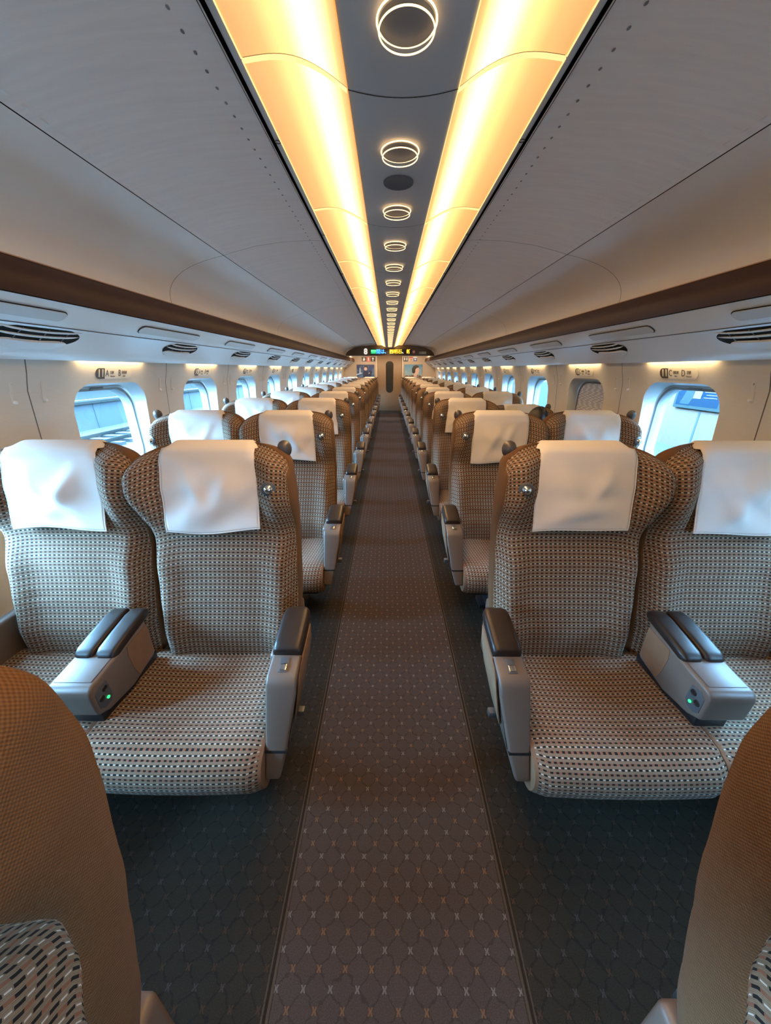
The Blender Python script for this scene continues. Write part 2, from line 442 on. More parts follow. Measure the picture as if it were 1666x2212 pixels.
def make_back(sgn, xo, root, low=False):
    ns, nt = 30, 46
    S = ssample(ns); T = [j / nt for j in range(nt + 1)]
    T = [t - .0 for t in T]; T[-1] = 1.0
    V = []; UV = []; F = []
    for j, t in enumerate(T):
        for i, s_ in enumerate(S):
            x, y, z = back_pt(s_, t); V.append((sgn * (x + xo), y, z))
    W = ns + 1
    # arc-length uvs
    acc_v = [0] * W
    uu = {}
    for j in range(nt + 1):
        mid = ns // 2
        for i in range(W):
            if j > 0: acc_v[i] += (Vector(V[j * W + i]) - Vector(V[(j - 1) * W + i])).length
        d = 0; uu[(j, mid)] = 0
        for i in range(mid + 1, W):
            d += (Vector(V[j * W + i]) - Vector(V[j * W + i - 1])).length; uu[(j, i)] = d
        d = 0
        for i in range(mid - 1, -1, -1):
            d -= (Vector(V[j * W + i]) - Vector(V[j * W + i + 1])).length; uu[(j, i)] = d
        for i in range(W): UV.append((uu[(j, i)] + 1, acc_v[mid] * .6 + acc_v[i] * .4 + 1))
    for j in range(nt):
        for i in range(ns):
            q = (j * W + i, j * W + i + 1, (j + 1) * W + i + 1, (j + 1) * W + i)
            F.append(q if sgn > 0 else q[::-1])
    o = new_obj('backrest', V, F, M['fabric'], root, UV, loc=HINGE)
    # brown shell: ring that starts on the fabric's border, runs back along the side, closes over the rear
    ring = [(0, i) for i in range(W)] + [(j, W - 1) for j in range(1, nt + 1)] + [(nt, i) for i in range(W - 2, -1, -1)] + [(j, 0) for j in range(nt - 1, 0, -1)]
    cx = sum(V[j * W + i][0] for j, i in ring) / len(ring)
    SV = []; SU = []; SF = []
    steps = [(0, 0.0, .000), (1, .06, .005), (2, .3, .008), (3, .6, .007), (4, .85, .001), (5, 1.0, -.014), (6, 1.02, -.045), (7, 1.03, -.14)]
    n = len(ring); perim = 0
    raw = []
    for r_ in range(n):
        a = V[ring[r_ - 1][0] * W + ring[r_ - 1][1]]; b = V[ring[(r_ + 1) % n][0] * W + ring[(r_ + 1) % n][1]]
        d = Vector((b[0] - a[0], b[2] - a[2]))
        raw.append(Vector((d.y, -d.x)).normalized() if d.length > 1e-9 else Vector((0, 0)))
    mid_ = Vector((cx, (ZB + ZTOP) / 2))
    nr = []
    for r_ in range(n):
        v_ = Vector((0, 0))
        for q in range(-4, 5): v_ += raw[(r_ + q) % n] * (5 - abs(q))
        j, i = ring[r_]; p_ = Vector((V[j * W + i][0], V[j * W + i][2]))
        v_.normalize()
        if v_.dot(p_ - mid_) < 0: v_ = -v_
        nr.append(v_)
    for k, fr, off in steps:
        perim = 0
        for r_, (j, i) in enumerate(ring):
            x, y, z = V[j * W + i]
            yr = lerp_tab(YR, z)
            yy = y + (yr - y) * min(1, fr)
            o_ = max(off, -.045) * (1 if j else .3)
            X_, Z_ = x + nr[r_].x * o_, z + nr[r_].y * o_
            if off < -.1: X_ = cx + (X_ - cx) * .72; Z_ = mid_.y + (Z_ - mid_.y) * .86
            SV.append((X_, yy, Z_))
            SU.append((yy, z) if 0 < j < nt else (yy, z))
    for k in range(len(steps) - 1):
        for r_ in range(n):
            q = (k * n + r_, k * n + (r_ + 1) % n, (k + 1) * n + (r_ + 1) % n, (k + 1) * n + r_)
            SF.append(q)
    # rear cap: grid between left and right columns of the last ring
    last = (len(steps) - 1) * n
    idx = {}
    for r_, ji in enumerate(ring): idx[ji] = last + r_
    rows = []
    for j in range(nt + 1):
        a = idx[(j, 0)]; b = idx[(j, W - 1)]
        if j in (0, nt):
            rows.append([idx[(j, i)] for i in range(W)])
        else:
            line = [a]
            for i in range(1, W - 1):
                f_ = i / (W - 1)
                A, B = SV[a], SV[b]
                SV.append((A[0] + (B[0] - A[0]) * f_, A[1] + (B[1] - A[1]) * f_ + .0 , A[2] + (B[2] - A[2]) * f_))
                SU.append((SV[-1][0], SV[-1][2])); line.append(len(SV) - 1)
            line.append(b); rows.append(line)
    for j in range(nt):
        for i in range(W - 1): SF.append((rows[j][i], rows[j + 1][i], rows[j + 1][i + 1], rows[j][i + 1]))
    sh = new_obj('back_shell', SV, SF, M['weave'], o, SU, loc=HINGE); sh.location = (0, 0, 0)
    autosmooth(sh, 60)
    sh['label'] = 'plain brown woven side and rear of the backrest'
    return o
def make_cover_mesh(sgn, xo, var):
    """white cloth over the headrest; object origin on the hinge of the back"""
    rnd = random.Random(var)
    cxs = -.26   # middle of the head area
    hw = .176
    nu, nf, nb = 34, 34, 10
    V = []; F = []
    kinks = [(rnd.uniform(-.5, .5), rnd.uniform(.1, .9), rnd.uniform(-1, 1), rnd.uniform(.05, .11)) for _ in range(7)]
    xs0 = lambda z: (lerp_tab(XA, z), lerp_tab(XM, z))
    def front(u, z):
        xa, xm = xs0(z)
        w = hw * (1 - .035 * sm(1.1, 1.25, z)) * (.97 + .03 * sm(.97, 1.2, z))
        x = cxs + u * w - .085 * (1.25 - z) - .004
        s_ = (x - xa) / (xm - xa) * 2 - 1
        t = (z - ZB) / (ZTOP - ZB)
        _, y0, _ = back_pt(s_ * .8, min(t, .955))
        yflat = lerp_tab(YC, z) - .017
        y = min(y0, yflat) * .6 + yflat * .4
        return x, y
    for j in range(nf + 1):
        t = j / nf
        for i in range(nu + 1):
            u = -1 + 2 * i / nu
            z = .965 + (1.240 - .965) * t
            x, y = front(u, z)
            # folds: two V folds from the upper corners to the middle and random dents
            amp = math.sin(min(1, t * 1.15) * PI) ** .7
            f_ = 0
            for kk, (ku, kt, ks, kw) in enumerate(kinks):
                d = (u - ku) * .17 * ks + (t - kt) * .28 * (1 - abs(ks) * .5)
                f_ += .0095 * math.exp(-(d / kw * 2.2) ** 2) * math.exp(-((u - ku) / .7) ** 2)
            va = abs(u) - (1.0 - t) * -.2 - (.35 + .55 * (t - .45))
            f_ += .011 * math.exp(-(va / .16) ** 2) * sm(.25, .6, t) * (1 - sm(.9, 1, t))
            y -= .006 + f_ * amp + .004 * (1 - sm(0, .25, t))
            z2 = z - .010 * (1 - t) * math.cos(u * 1.4 + var * .7) + .004 * math.sin(u * 3 + var) * (1 - t)
            if abs(u) > .86: z2 -= .012 * sm(.86, 1, abs(u)) * sm(.85, 1, t)
            V.append((sgn * (x + xo + .006 * math.sin(var * 2.3) * (1 - t)), y, z2))
    for j in range(1, nb + 1):
        a = j / nb
        for i in range(nu + 1):
            u = -1 + 2 * i / nu
            x, yf = front(u, 1.240)
            ang = min(1, a / .5) * PI / 2
            yb = lerp_tab(YR, 1.24) + .012
            ym = yf - .006
            if a <= .5:
                y = ym + (yb - ym) * (1 - math.cos(ang)) ; z = 1.24
                y = ym + (yb - ym) * (a / .5); z = 1.240 + .022 * math.sin(min(1, a / .5) * PI * .62)
            else:
                y = yb + .006; z = 1.258 - .2 * (a - .5) * 2 * .6
            z -= .02 * sm(.8, 1, abs(u)) * sm(.0, .3, a)
            V.append((sgn * (x + xo), y, z))
    W = nu + 1
    for j in range(nf + nb):
        for i in range(nu):
            q = (j * W + i, j * W + i + 1, (j + 1) * W + i + 1, (j + 1) * W + i)
            F.append(q if sgn > 0 else q[::-1])
    o = new_obj('headrest_cover', V, F, M['cover'], None, loc=HINGE)
    m = o.modifiers.new('Solidify', 'SOLIDIFY'); m.thickness = .0022; m.offset = 1
    # stitched hem as a raised tube along the lower and side edges
    path = [V[j * W] for j in range(nf, -1, -1)] + [V[i] for i in range(1, W)] + [V[j * W + nu] for j in range(1, nf + 1)]
    hv = []; hf = []
    for k, p_ in enumerate(path):
        a = Vector(path[max(0, k - 1)]); b = Vector(path[min(len(path) - 1, k + 1)]); d = (b - a).normalized()
        n1 = Vector((0, -1, 0)); n2 = d.cross(n1).normalized()
        for q in range(5):
            w = 2 * PI * q / 5
            hv.append(Vector(p_) + n1 * (math.cos(w) * .002 + .0015) + n2 * math.sin(w) * .0026)
    for k in range(len(path) - 1):
        for q in range(5): hf.append((k * 5 + q, k * 5 + (q + 1) % 5, (k + 1) * 5 + (q + 1) % 5, (k + 1) * 5 + q))
    hm = new_obj('hem', hv, hf, M['cover'], o, loc=HINGE); hm.location = (0, 0, 0)
    return o
CUSH = [(.215, .40), (.215, .448), (.19, .455), (.12, .452), (.05, .452), (-.02, .456), (-.09, .462), (-.15, .463), (-.195, .455), (-.228, .438), (-.25, .412), (-.26, .38),
        (-.258, .35), (-.248, .322), (-.232, .300), (-.20, .288), (-.1, .29), (.05, .30), (.215, .31)]
def make_cushion(sgn, xa, xb, root):
    # resample the profile
    pts = []
    for (a, b), (c, d) in zip(CUSH, CUSH[1:]):
        for k in range(3): pts.append((a + (c - a) * k / 3, b + (d - b) * k / 3))
    pts.append(CUSH[-1])
    for _ in range(2):
        pts = [pts[0]] + [((pts[i - 1][0] + 2 * pts[i][0] + pts[i + 1][0]) / 4, (pts[i - 1][1] + 2 * pts[i][1] + pts[i + 1][1]) / 4) for i in range(1, len(pts) - 1)] + [pts[-1]]
    nx = 18; V = []; UV = []; F = []
    acc = 0
    for j, (y, z) in enumerate(pts):
        if j: acc += math.hypot(y - pts[j - 1][0], z - pts[j - 1][1])
        for i in range(nx + 1):
            u = -1 + 2 * i / nx
            x = xa + (xb - xa) * i / nx
            e = sm(.88, 1, abs(u)) ** 2
            top = 1 if z > .43 else 0
            z2 = z - (.014 * (1 - u * u) * sm(.43, .455, z) * (1 - sm(-.1, -.2, y) if y < -.1 else 1))
            z2 = z2 - .006 * e * sm(.43, .455, z)
            y2 = y + (.010 * e if y < -.2 else 0) - (.008 * (1 - u * u) if y < -.2 else 0)
            wr = .0016 * math.sin(x * 95 + y * 9) * math.exp(-((y + .22) / .05) ** 2) * (z > .3)
            V.append((sgn * x, y2 - wr, z2 + wr)); UV.append((x + 2, 2 - acc))
    W = nx + 1
    for j in range(len(pts) - 1):
        for i in range(nx):
            q = (j * W + i, j * W + i + 1, (j + 1) * W + i + 1, (j + 1) * W + i)
            F.append(q[::-1] if sgn > 0 else q)
    o = new_obj('seat_cushion', V, F, M['fabric'], root, UV)
    n = len(pts)
    for nm, x, ii in (('cushion_side', xa, 0), ('cushion_side', xb, nx)):
        out = -.012 if ii == 0 else .0
        ring = [(V[j * W + ii]) for j in range(n)]
        cy = sum(p_[1] for p_ in ring) / n; cz = sum(p_[2] for p_ in ring) / n
        vs = [p_ for p_ in ring] + [(p_[0] + sgn * out * .8, cy + (p_[1] - cy) * .985, cz + (p_[2] - cz) * .96) for p_ in ring]
        fs = [(j, (j + 1) % n, n + (j + 1) % n, n + j) for j in range(n)] + [tuple(range(n, 2 * n))]
        uv = [(p_[1], p_[2]) for p_ in vs]
        s_ = new_obj(nm, vs, fs, M['suede'], o, uv); autosmooth(s_, 50)
    return o
def pad(mb, ypts, x0, x1, h=.03, round_=.35):
    """soft armrest pad: ypts = [(y, z_base)], crowned section"""
    n = 12
    vs = []
    for k, (y, z, w) in enumerate(ypts):
        cx = (x0 + x1) / 2; hw = (x1 - x0) / 2 * w
        hh = h * (w ** 1.5)
        for i in range(n):
            a = PI * i / (n - 1)
            c = math.cos(a); s_ = math.sin(a)
            vs.append((cx - hw * math.copysign(abs(c) ** round_, c), y, z + hh * s_ ** .55))
    fs = []
    for k in range(len(ypts) - 1):
        for i in range(n - 1): fs.append((k * n + i, k * n + i + 1, (k + 1) * n + i + 1, (k + 1) * n + i))
        fs.append((k * n + n - 1, k * n, (k + 1) * n, (k + 1) * n + n - 1))
    fs.append(tuple(range(n - 1, -1, -1))); fs.append(tuple(range((len(ypts) - 1) * n, len(ypts) * n)))
    mb.add(vs, fs); return mb
def make_pair(sgn):
    root = empty('double_seat')
    # --- seat backs and cushions
    for xo in (0.0, .575):
        b = make_back(sgn, xo, root)
        outer = -1 if xo == 0 else 1
        kx = -.530 if xo == 0 else .575 + .012
        k = mirror_mb(MB().lathe((kx, .40, 1.172), (0, 0, 1), [(.019, 0), (.018, .02), (.015, .03), (.016, .036), (.022, .044), (.0255, .055), (.0265, .066), (.024, .078), (.017, .088), (.008, .0925), (.0005, .094)], 20), sgn).build('grab_knob', M['knob'], b, loc=HINGE); k.location = (0, 0, 0)
        lx = -.505 if xo == 0 else .575 - .012
        s_ = (lx - xo - -.562) / (.037 + .562) * 2 - 1
        px, py, pz = back_pt(s_, (1.125 - ZB) / (1.24 - ZB))
        px += xo
        ax = (-.22 * outer * -1, -1, .1)
        l = mirror_mb(MB().lathe((px, py + .006, pz), ax, [(.026, 0), (.026, .006), (.022, .009), (.0165, .009)], 24), sgn).build('lamp_collar', M['greyd'], b, loc=HINGE); l.location = (0, 0, 0)
        l = mirror_mb(MB().lathe((px, py + .006, pz), ax, [(.0165, .004), (.0165, .012), (.013, .019), (.007, .022), (.0005, .023)], 20), sgn).build('reading_lamp', M['chrome'], b, loc=HINGE); l.location = (0, 0, 0)
        # rear: folding table and net pocket
        t_ = mirror_mb(MB().box(xo - .47, xo - .10, .408, .430, .72, .98), sgn)
        t_ = t_.build('folding_table', M['grey'], b, bevel=.012, loc=HINGE); t_.location = (0, 0, 0)
        t_ = mirror_mb(MB().box(xo - .47, xo - .10, .30, .40, .46, .66), sgn)
        t_ = t_.build('magazine_pocket', M['greyd'], b, bevel=.01, loc=HINGE); t_.location = (0, 0, 0)
    make_cushion(sgn, -.535, .017, root); make_cushion(sgn, .030, .585, root)
    # --- aisle armrest, its outer side drawn in towards the lower tip
    def taper(mb):
        mb.v = [((x + .052 * min(1, max(0, (.60 - z) / .26)) ** 1.4) if x < -.6 else x, y, z) for x, y, z in mb.v]; return mb
    poly = [(.125, .685), (.110, .62), (.075, .55), (-.035, .43), (-.14, .365), (-.20, .338), (-.226, .348), (-.192, .43), (-.130, .590), (-.118, .622), (-.100, .638), (-.03, .652)]
    body = mirror_mb(taper(MB().prism_x(poly, -.640, -.545)), sgn).build('aisle_armrest', M['grey'], root, bevel=.009, seg=3)
    body['label'] = 'grey plastic armrest box on the aisle side'
    pp = [(-.030, .648, .80), (-.026, .649, .96), (0, .656, 1), (.06, .670, 1), (.11, .681, .98), (.135, .686, .90), (.150, .688, .70), (.158, .688, .35)]
    mirror_mb(pad(MB(), pp, -.642, -.545, .032), sgn).build('leather_pad', M['leather'], body, ang=60)
    ins = [(.108, .665), (.100, .61), (.062, .55), (-.02, .462), (-.095, .425), (-.098, .50), (-.085, .60), (-.06, .632)]
    mirror_mb(taper(MB().prism_x(ins, -.6425, -.638)), sgn).build('suede_inset', M['suede'], body, bevel=.001)
    # dark groove that separates side panel and front moulding
    g = MB()
    gp = [(-.03, .645), (-.092, .627), (-.112, .600), (-.172, .435), (-.172, .425)]
    for (a, b), (c, d) in zip(gp, gp[1:]):
        g.prism_x([(a, b), (c, d), (c - .003, d - .002), (a - .003, b - .002)], -.6412, -.637)
    g.prism_x([(-.193, .432), (-.1955, .4255), (-.186, .4262), (-.186, .4325)], -.6405, -.545)
    mirror_mb(taper(g), sgn).build('panel_groove', M['seam'], body, smooth=False)
    # recline button: recess with sliding chrome rocker
    r0 = (-.062, .6485)
    mirror_mb(MB().prism_x([(-.040, .6512), (-.088, .6412), (-.088, .6428), (-.040, .6528)], -.607, -.578), sgn).build('button_recess', M['greyd'], body, bevel=.0005)
    rb = mirror_mb(MB().prism_x([(-.060, .6472), (-.084, .6425), (-.084, .6465), (-.066, .652), (-.060, .650)], -.603, -.582), sgn).build('recline_button', M['chrome'], body, bevel=.002)
    mirror_mb(MB().box(-.632, -.60, -.05, -.025, .395, .42), sgn).build('pedal_lever', M['greyd'], body, bevel=.004)
    # --- console between the two seats
    x0, x1 = -.028, .112
    cp_ = [(.13, .655), (.13, .50), (.0, .478), (-.10, .492), (-.145, .515), (-.150, .60), (-.142, .618), (-.128, .625), (.02, .642)]
    con = mirror_mb(MB().prism_x(cp_, x0, x1), sgn).build('centre_armrest', M['grey'], root, bevel=.010, seg=3)
    con['label'] = 'grey plastic console between the two seats'
    for (a, b) in ((x0 + .0005, (x0 + x1) / 2 - .0005), ((x0 + x1) / 2 + .0005, x1 - .0005)):
        pp = [(-.034, .628, .6), (-.028, .630, .88), (-.010, .634, 1), (.04, .645, 1), (.08, .652, 1), (.125, .660, 1), (.155, .664, .92), (.172, .665, .65), (.180, .665, .3)]
        mirror_mb(pad(MB(), pp, a, b, .027, .36), sgn).build('leather_pad', M['leather'], con, ang=60)
    ins = [(.127, .642), (.127, .515), (.035, .497), (.022, .54), (.016, .60), (.022, .632)]
    for xx in (x0, x1):
        mirror_mb(MB().prism_x(ins, xx - .0015, xx + .0015), sgn).build('suede_inset', M['suede'], con)
    # shallow recess line and tray lid outline
    lid = MB()
    lid.prism_x([(-.12, .6268), (.012, .6422), (.012, .6432), (-.12, .6278)], x0 + .012, x1 - .012)
    mirror_mb(lid, sgn).build('console_lid', M['grey'], con, bevel=.0008)
    for xx, dx in ((x0, -1), (x1, 1)):
        pl = [(-.118, .604), (-.135, .59), (-.135, .535), (-.118, .520), (-.092, .524), (-.082, .545), (-.086, .60)]
        cpn = mirror_mb(MB().prism_x(pl, xx - .002, xx + .002), sgn).build('control_panel', M['greyd'], con, bevel=.0008)
        for (yy, zz) in ((-.100, .582), (-.120, .560)):
            mirror_mb(MB().torus((xx + dx * .002, yy, zz), (1, 0, 0), .0085, .0022, 20, 6).cyl((xx, yy, zz), (dx, 0, 0), .0075, .0026, 16), sgn).build('socket', M['black'], con)
        mirror_mb(MB().cyl((xx, -.100, .545), (dx, 0, 0), .0048, .004, 14), sgn).build('indicator_light', M['green'], con)['label'] = 'small glowing green indicator'
    mirror_mb(MB().box(x0 + .02, x1 - .02, -.12, .16, .455, .492), sgn).build('console_bracket', M['black'], con, bevel=.004)
    # --- window side armrest
    poly2 = [(.125, .685), (.110, .55), (.0, .45), (-.13, .40), (-.165, .42), (-.118, .622), (-.100, .638), (-.03, .652)]
    wa = mirror_mb(MB().prism_x(poly2, .592, .655), sgn).build('window_armrest', M['grey'], root, bevel=.008)
    pp = [(-.030, .648, .80), (-.026, .649, .96), (0, .656, 1), (.06, .670, 1), (.11, .681, .98), (.135, .686, .90), (.150, .688, .6)]
    mirror_mb(pad(MB(), pp, .592, .655, .030), sgn).build('leather_pad', M['leather'], wa, ang=60)
    # --- underframe
    mirror_mb(MB().box(-.50, .56, -.17, .30, .245, .292), sgn).build('seat_pan', M['base'], root, bevel=.01)
    for xx in (-.545, .592):
        mirror_mb(MB().box(xx - .012, xx + .035, .02, .365, .33, .60), sgn).build('side_bracket', M['grey'], root, bevel=.014, seg=3)
    leg = mirror_mb(MB().box(-.32, -.22, -.04, .20, .0, .25), sgn).build('leg', M['base'], root, bevel=.02)
    leg = mirror_mb(MB().box(.24, .34, -.04, .20, .0, .25), sgn).build('leg', M['base'], root, bevel=.02)
    mirror_mb(MB().box(-.36, .38, .02, .14, .0, .03), sgn).build('floor_plate', M['base'], root, bevel=.008)
    mirror_mb(MB().cyl((-.42, .26, .18), (1, 0, 0), .018, .90, 16), sgn).build('footrest_bar', M['base'], root)
    return root
SIDE = {-1: 'left', 1: 'right'}
protoL, protoR = make_pair(-1), make_pair(1)
VAR = 6
covers = {}
for sg in (-1, 1):
    for xo in (0.0, .575):
        for v_ in range(VAR // (1 if xo == 0 else 2)):
            covers[(sg, xo, v_)] = make_cover_mesh(sg, xo, v_ * 3 + (1 if sg > 0 else 2) + int(xo * 10))
used = set()
# place: row index r = 0 is the row beside the camera, r = 1 the first full row in view
for sg, proto in ((-1, protoL), (1, protoR)):
    first = True
    for r in range(0, ROWS + 1):
        y = .90 + (r - 1) * P
        if r == 1: o = proto
        else: o = copy_tree(proto)
        if r == 0:      # this pair has no grab knobs
            bs = [c for c in bpy.data.objects if c.parent == o]
            for c in [q for q in bpy.data.objects if q.parent in bs and q.name.startswith('grab_knob')]: bpy.data.objects.remove(c)
        o.location = (sg * .95, y, 0)
        if r == 0: lab = 'double seat cut off at the lower %s, plain brown woven side turned to us' % SIDE[sg]
        elif r == 1: lab = 'dotted brown double seat facing us %s of the aisle, nearest whole row' % SIDE[sg]
        else: lab = 'dotted brown double seat %s of the aisle, %s whole row from the camera' % (SIDE[sg], ORD[r])
        tag(o, lab, 'train seat', 'double seats %s of the aisle' % SIDE[sg])
        back_kids = [c for c in bpy.data.objects if c.parent == o and c.name.startswith('backrest')] if (sg == 1 and r == 3) else None
        for xo in (0.0, .575):
            v_ = (r * 5 + (0 if sg < 0 else 2)) % (VAR // (1 if xo == 0 else 2))
            key = (sg, xo, v_)
            if key in used: c = copy_tree(covers[key])
            else: c = covers[key]; used.add(key)
            c.location = (sg * .95, y + HINGE[1], HINGE[2])
            pos = 'aisle' if xo == 0 else 'window'
            if r == 0: lab = 'white headrest cover on the %s-side seat of the cut-off %s seat pair' % (pos, SIDE[sg])
            elif r == 1: lab = 'largest white cloth cover %s of the aisle, on the %s-side seat of the nearest row' % (SIDE[sg], pos)
            else: lab = 'white headrest cover, %s-side seat %s of the aisle, %s whole row away' % (pos, SIDE[sg], ORD[r])
            tag(c, lab, 'headrest cover', 'white headrest covers %s of the aisle' % SIDE[sg])
            if sg == 1 and r == 3 and xo: c.rotation_euler = (-.26, 0, 0)
        if back_kids:
            b = max(back_kids, key=lambda q: q.name)
            # the window-side back of the occupied seat is reclined
            zs = {q: sum(v.co.x for v in q.data.vertices) / len(q.data.vertices) for q in back_kids}
            b = max(back_kids, key=lambda q: zs[q]); b.rotation_euler = (-.26, 0, 0)
            tag(o, 'double seat right of the aisle with a reclined back and a dark-haired passenger', 'train seat')

# ------------------------------------------------------------ SHELL
def XW(z):   # inner wall half width at height z
    return lerp_tab([(0, 1.66), (.5, 1.69), (1.0, 1.688), (1.2, 1.680), (1.385, 1.650), (1.56, 1.602)], z)
WZ0, WZ1 = 0.0, 1.56
WC, WH, WWD, WR = 1.146, .58, .585, .135      # window centre height, height, width, corner radius
wins = [1.115 - 2 * P + k * P for k in range(0, 14)]       # window centres, last two of them behind the camera first
wins = [2.155 + (11 - n) * P for n in range(11, 0, -1)]
wins_all = [2.155 - 5 * P + k * P for k in range(0, 16)]
def wall(sgn):
    V = []; F = []
    N = 48
    for yc_ in wins_all:
        # hole loop and outer loop by angle
        base = len(V)
        loops = []
        inner = []
        rr = rrect(WWD, WH, WR, 11)
        inner = [(yc_ + a, WC + b) for a, b in rr]
        n = len(inner)
        def outp(a, b):
            # project direction from window centre to the panel's border
            dy, dz = a, b
            ky = (P / 2) / abs(dy) if abs(dy) > 1e-6 else 1e9
            kz = ((WZ1 - WC) / dz) if dz > 1e-6 else ((WZ0 - WC) / dz if dz < -1e-6 else 1e9)
            k = min(ky, kz); return (yc_ + dy * k, WC + dz * k)
        # insert exact corners by adding panel corner directions
        dirs = [(a, b) for a, b in rr]
        outer = [outp(a, b) for a, b in dirs]
        # snap nearest outer points to the 4 corners
        for cy, cz in ((yc_ - P / 2, WZ0), (yc_ + P / 2, WZ0), (yc_ - P / 2, WZ1), (yc_ + P / 2, WZ1)):
            i = min(range(n), key=lambda q: (outer[q][0] - cy) ** 2 + (outer[q][1] - cz) ** 2); outer[i] = (cy, cz)
        K = 8
        for k in range(K + 1):
            for i in range(n):
                t = k / K
                y = inner[i][0] + (outer[i][0] - inner[i][0]) * t; z = inner[i][1] + (outer[i][1] - inner[i][1]) * t
                bulge = .012 * (1 - sm(.0, .25, t))       # soft raised lip round the opening
                V.append((sgn * (XW(z) - bulge * .0), y, z))
        for k in range(K):
            for i in range(n):
                q = (base + k * n + i, base + k * n + (i + 1) % n, base + (k + 1) * n + (i + 1) % n, base + (k + 1) * n + i)
                F.append(q if sgn < 0 else q[::-1])
    y0, y1 = wins_all[0] - P / 2, wins_all[-1] + P / 2
    for a, b in ((YB, y0), (y1, YE)):
        if b - a > .01:
            base = len(V); zz = [WZ0 + (WZ1 - WZ0) * i / 12 for i in range(13)]
            for z in zz: V += [(sgn * XW(z), a, z), (sgn * XW(z), b, z)]
            for i in range(12):
                q = (base + 2 * i, base + 2 * i + 1, base + 2 * i + 3, base + 2 * i + 2); F.append(q)
    o = new_obj('wall_' + SIDE[sgn], V, F, M['wall']); tag(o, kind='structure')
    return o
wall(-1); wall(1)
# car body outside the wall panels: keeps daylight out of the wall cavity
wn = 0
for sgn in (-1, 1):
    for yc_ in wins_all:
        if yc_ < -.2: continue
        wn += 1
        root = empty('window_%d' % wn, (0, 0, 0)); tag(root, kind='structure')
        # reveal: from wall surface to the pane
        V = []; F = []
        prof = [(0, 1.0, 1), (.010, .985, .992), (.040, .955, .982), (.062, .945, .975), (.066, .90, .96), (.070, .85, .935), (.09, .845, .93), (.13, .84, .93)]
        rr = rrect(WWD, WH, WR, 11); n = len(rr)
        for d, s_, sy in prof:
            for a, b in rr:
                z = WC + b * s_
                V.append((sgn * (XW(WC + b) + d + (0 if d == 0 else (XW(WC) - XW(WC + b)) * min(1, d / .07))), yc_ + a * sy, z))
        for k in range(4):
            for i in range(n): F.append((k * n + i, k * n + (i + 1) % n, (k + 1) * n + (i + 1) % n, (k + 1) * n + i))
        rv = new_obj('window_reveal', V[:5 * n], F, M['reveal'], root); autosmooth(rv, 35)
        V2 = V[3 * n:]; F2 = []
        for k in range(len(prof) - 4):
            for i in range(n): F2.append((k * n + i, k * n + (i + 1) % n, (k + 1) * n + (i + 1) % n, (k + 1) * n + i))
        fr = new_obj('window_frame', V2, F2, M['frame'], root); autosmooth(fr, 35)
        X = XW(WC)
        gl = flat('window_pane', [(a * .935, b * .85) for a, b in rr], (sgn * (X + .085), yc_, WC), (0, 1, 0), (0, 0, 1), M['glass'], root, th=.003)
        hb = MB().box(sgn * (X + .066) - .004, sgn * (X + .066) + .008, yc_ - .05, yc_ + .05, WC + WH / 2 * .855, WC + WH / 2 * .915).build('blind_handle', M['frame'], root, bevel=.003)
        closed = sgn == 1 and abs(yc_ - (2.155 + P)) < .1
        if closed:
            V = []; F = []
            flat('window_blind', [(a * .93, b * .85) for a, b in rr], (sgn * (X + .074), yc_, WC), (0, 1, 0), (0, 0, 1), M['blind'], root, th=.004)
# outer skin with openings behind the panels
for sgn in (-1, 1):
    mb = MB(); xo0, xo1 = 1.80, 1.815
    a, b = sorted((sgn * xo0, sgn * xo1))
    mb.box(a, b, YB, YE, -.9, WC - WH / 2 * .96); mb.box(a, b, YB, YE, WC + WH / 2 * .96, 2.3)
    ys = [YB] + [w for w in wins_all] + [YE]
    prev = YB
    for w in wins_all:
        mb.box(a, b, prev, w - WWD / 2 * .99, WC - WH / 2 * .97, WC + WH / 2 * .97); prev = w + WWD / 2 * .99
    mb.box(a, b, prev, YE, WC - WH / 2 * .97, WC + WH / 2 * .97)
    o = mb.build('trim_%d' % (1 if sgn < 0 else 2), M['outwhite'], smooth=False); tag(o, kind='structure')
mb = MB().box(-1.8, 1.8, YB, YE + .1, 2.28, 2.32)
tag(mb.build('trim_3', M['outwhite'], smooth=False), kind='structure')
# floor
o = new_obj('floor', [(-1.7, YB, 0), (1.7, YB, 0), (1.7, YE + .2, 0), (-1.7, YE + .2, 0)], [(0, 1, 2, 3)], M['carpet'], smooth=False); tag(o, kind='structure')
# baseboards (heater ducts)
for sgn in (-1, 1):
    a, b = sorted((sgn * 1.60, sgn * 1.70))
    tag(MB().box(a, b, YB, YE, 0, .14).build('baseboard_' + SIDE[sgn], M['greyd'], bevel=.01), kind='structure')
# profile sweep along Y
def sweep(name, prof, y0, y1, mat, parent=None, mirror=1, ny=1):
    V = []; F = []; n = len(prof)
    for k in range(ny + 1):
        y = y0 + (y1 - y0) * k / ny
        V += [(mirror * x, y, z) for x, z in prof]
    for k in range(ny):
        for i in range(n - 1): F.append((k * n + i, k * n + i + 1, (k + 1) * n + i + 1, (k + 1) * n + i))
    o = new_obj(name, V, F, mat, parent); autosmooth(o, 30); return o
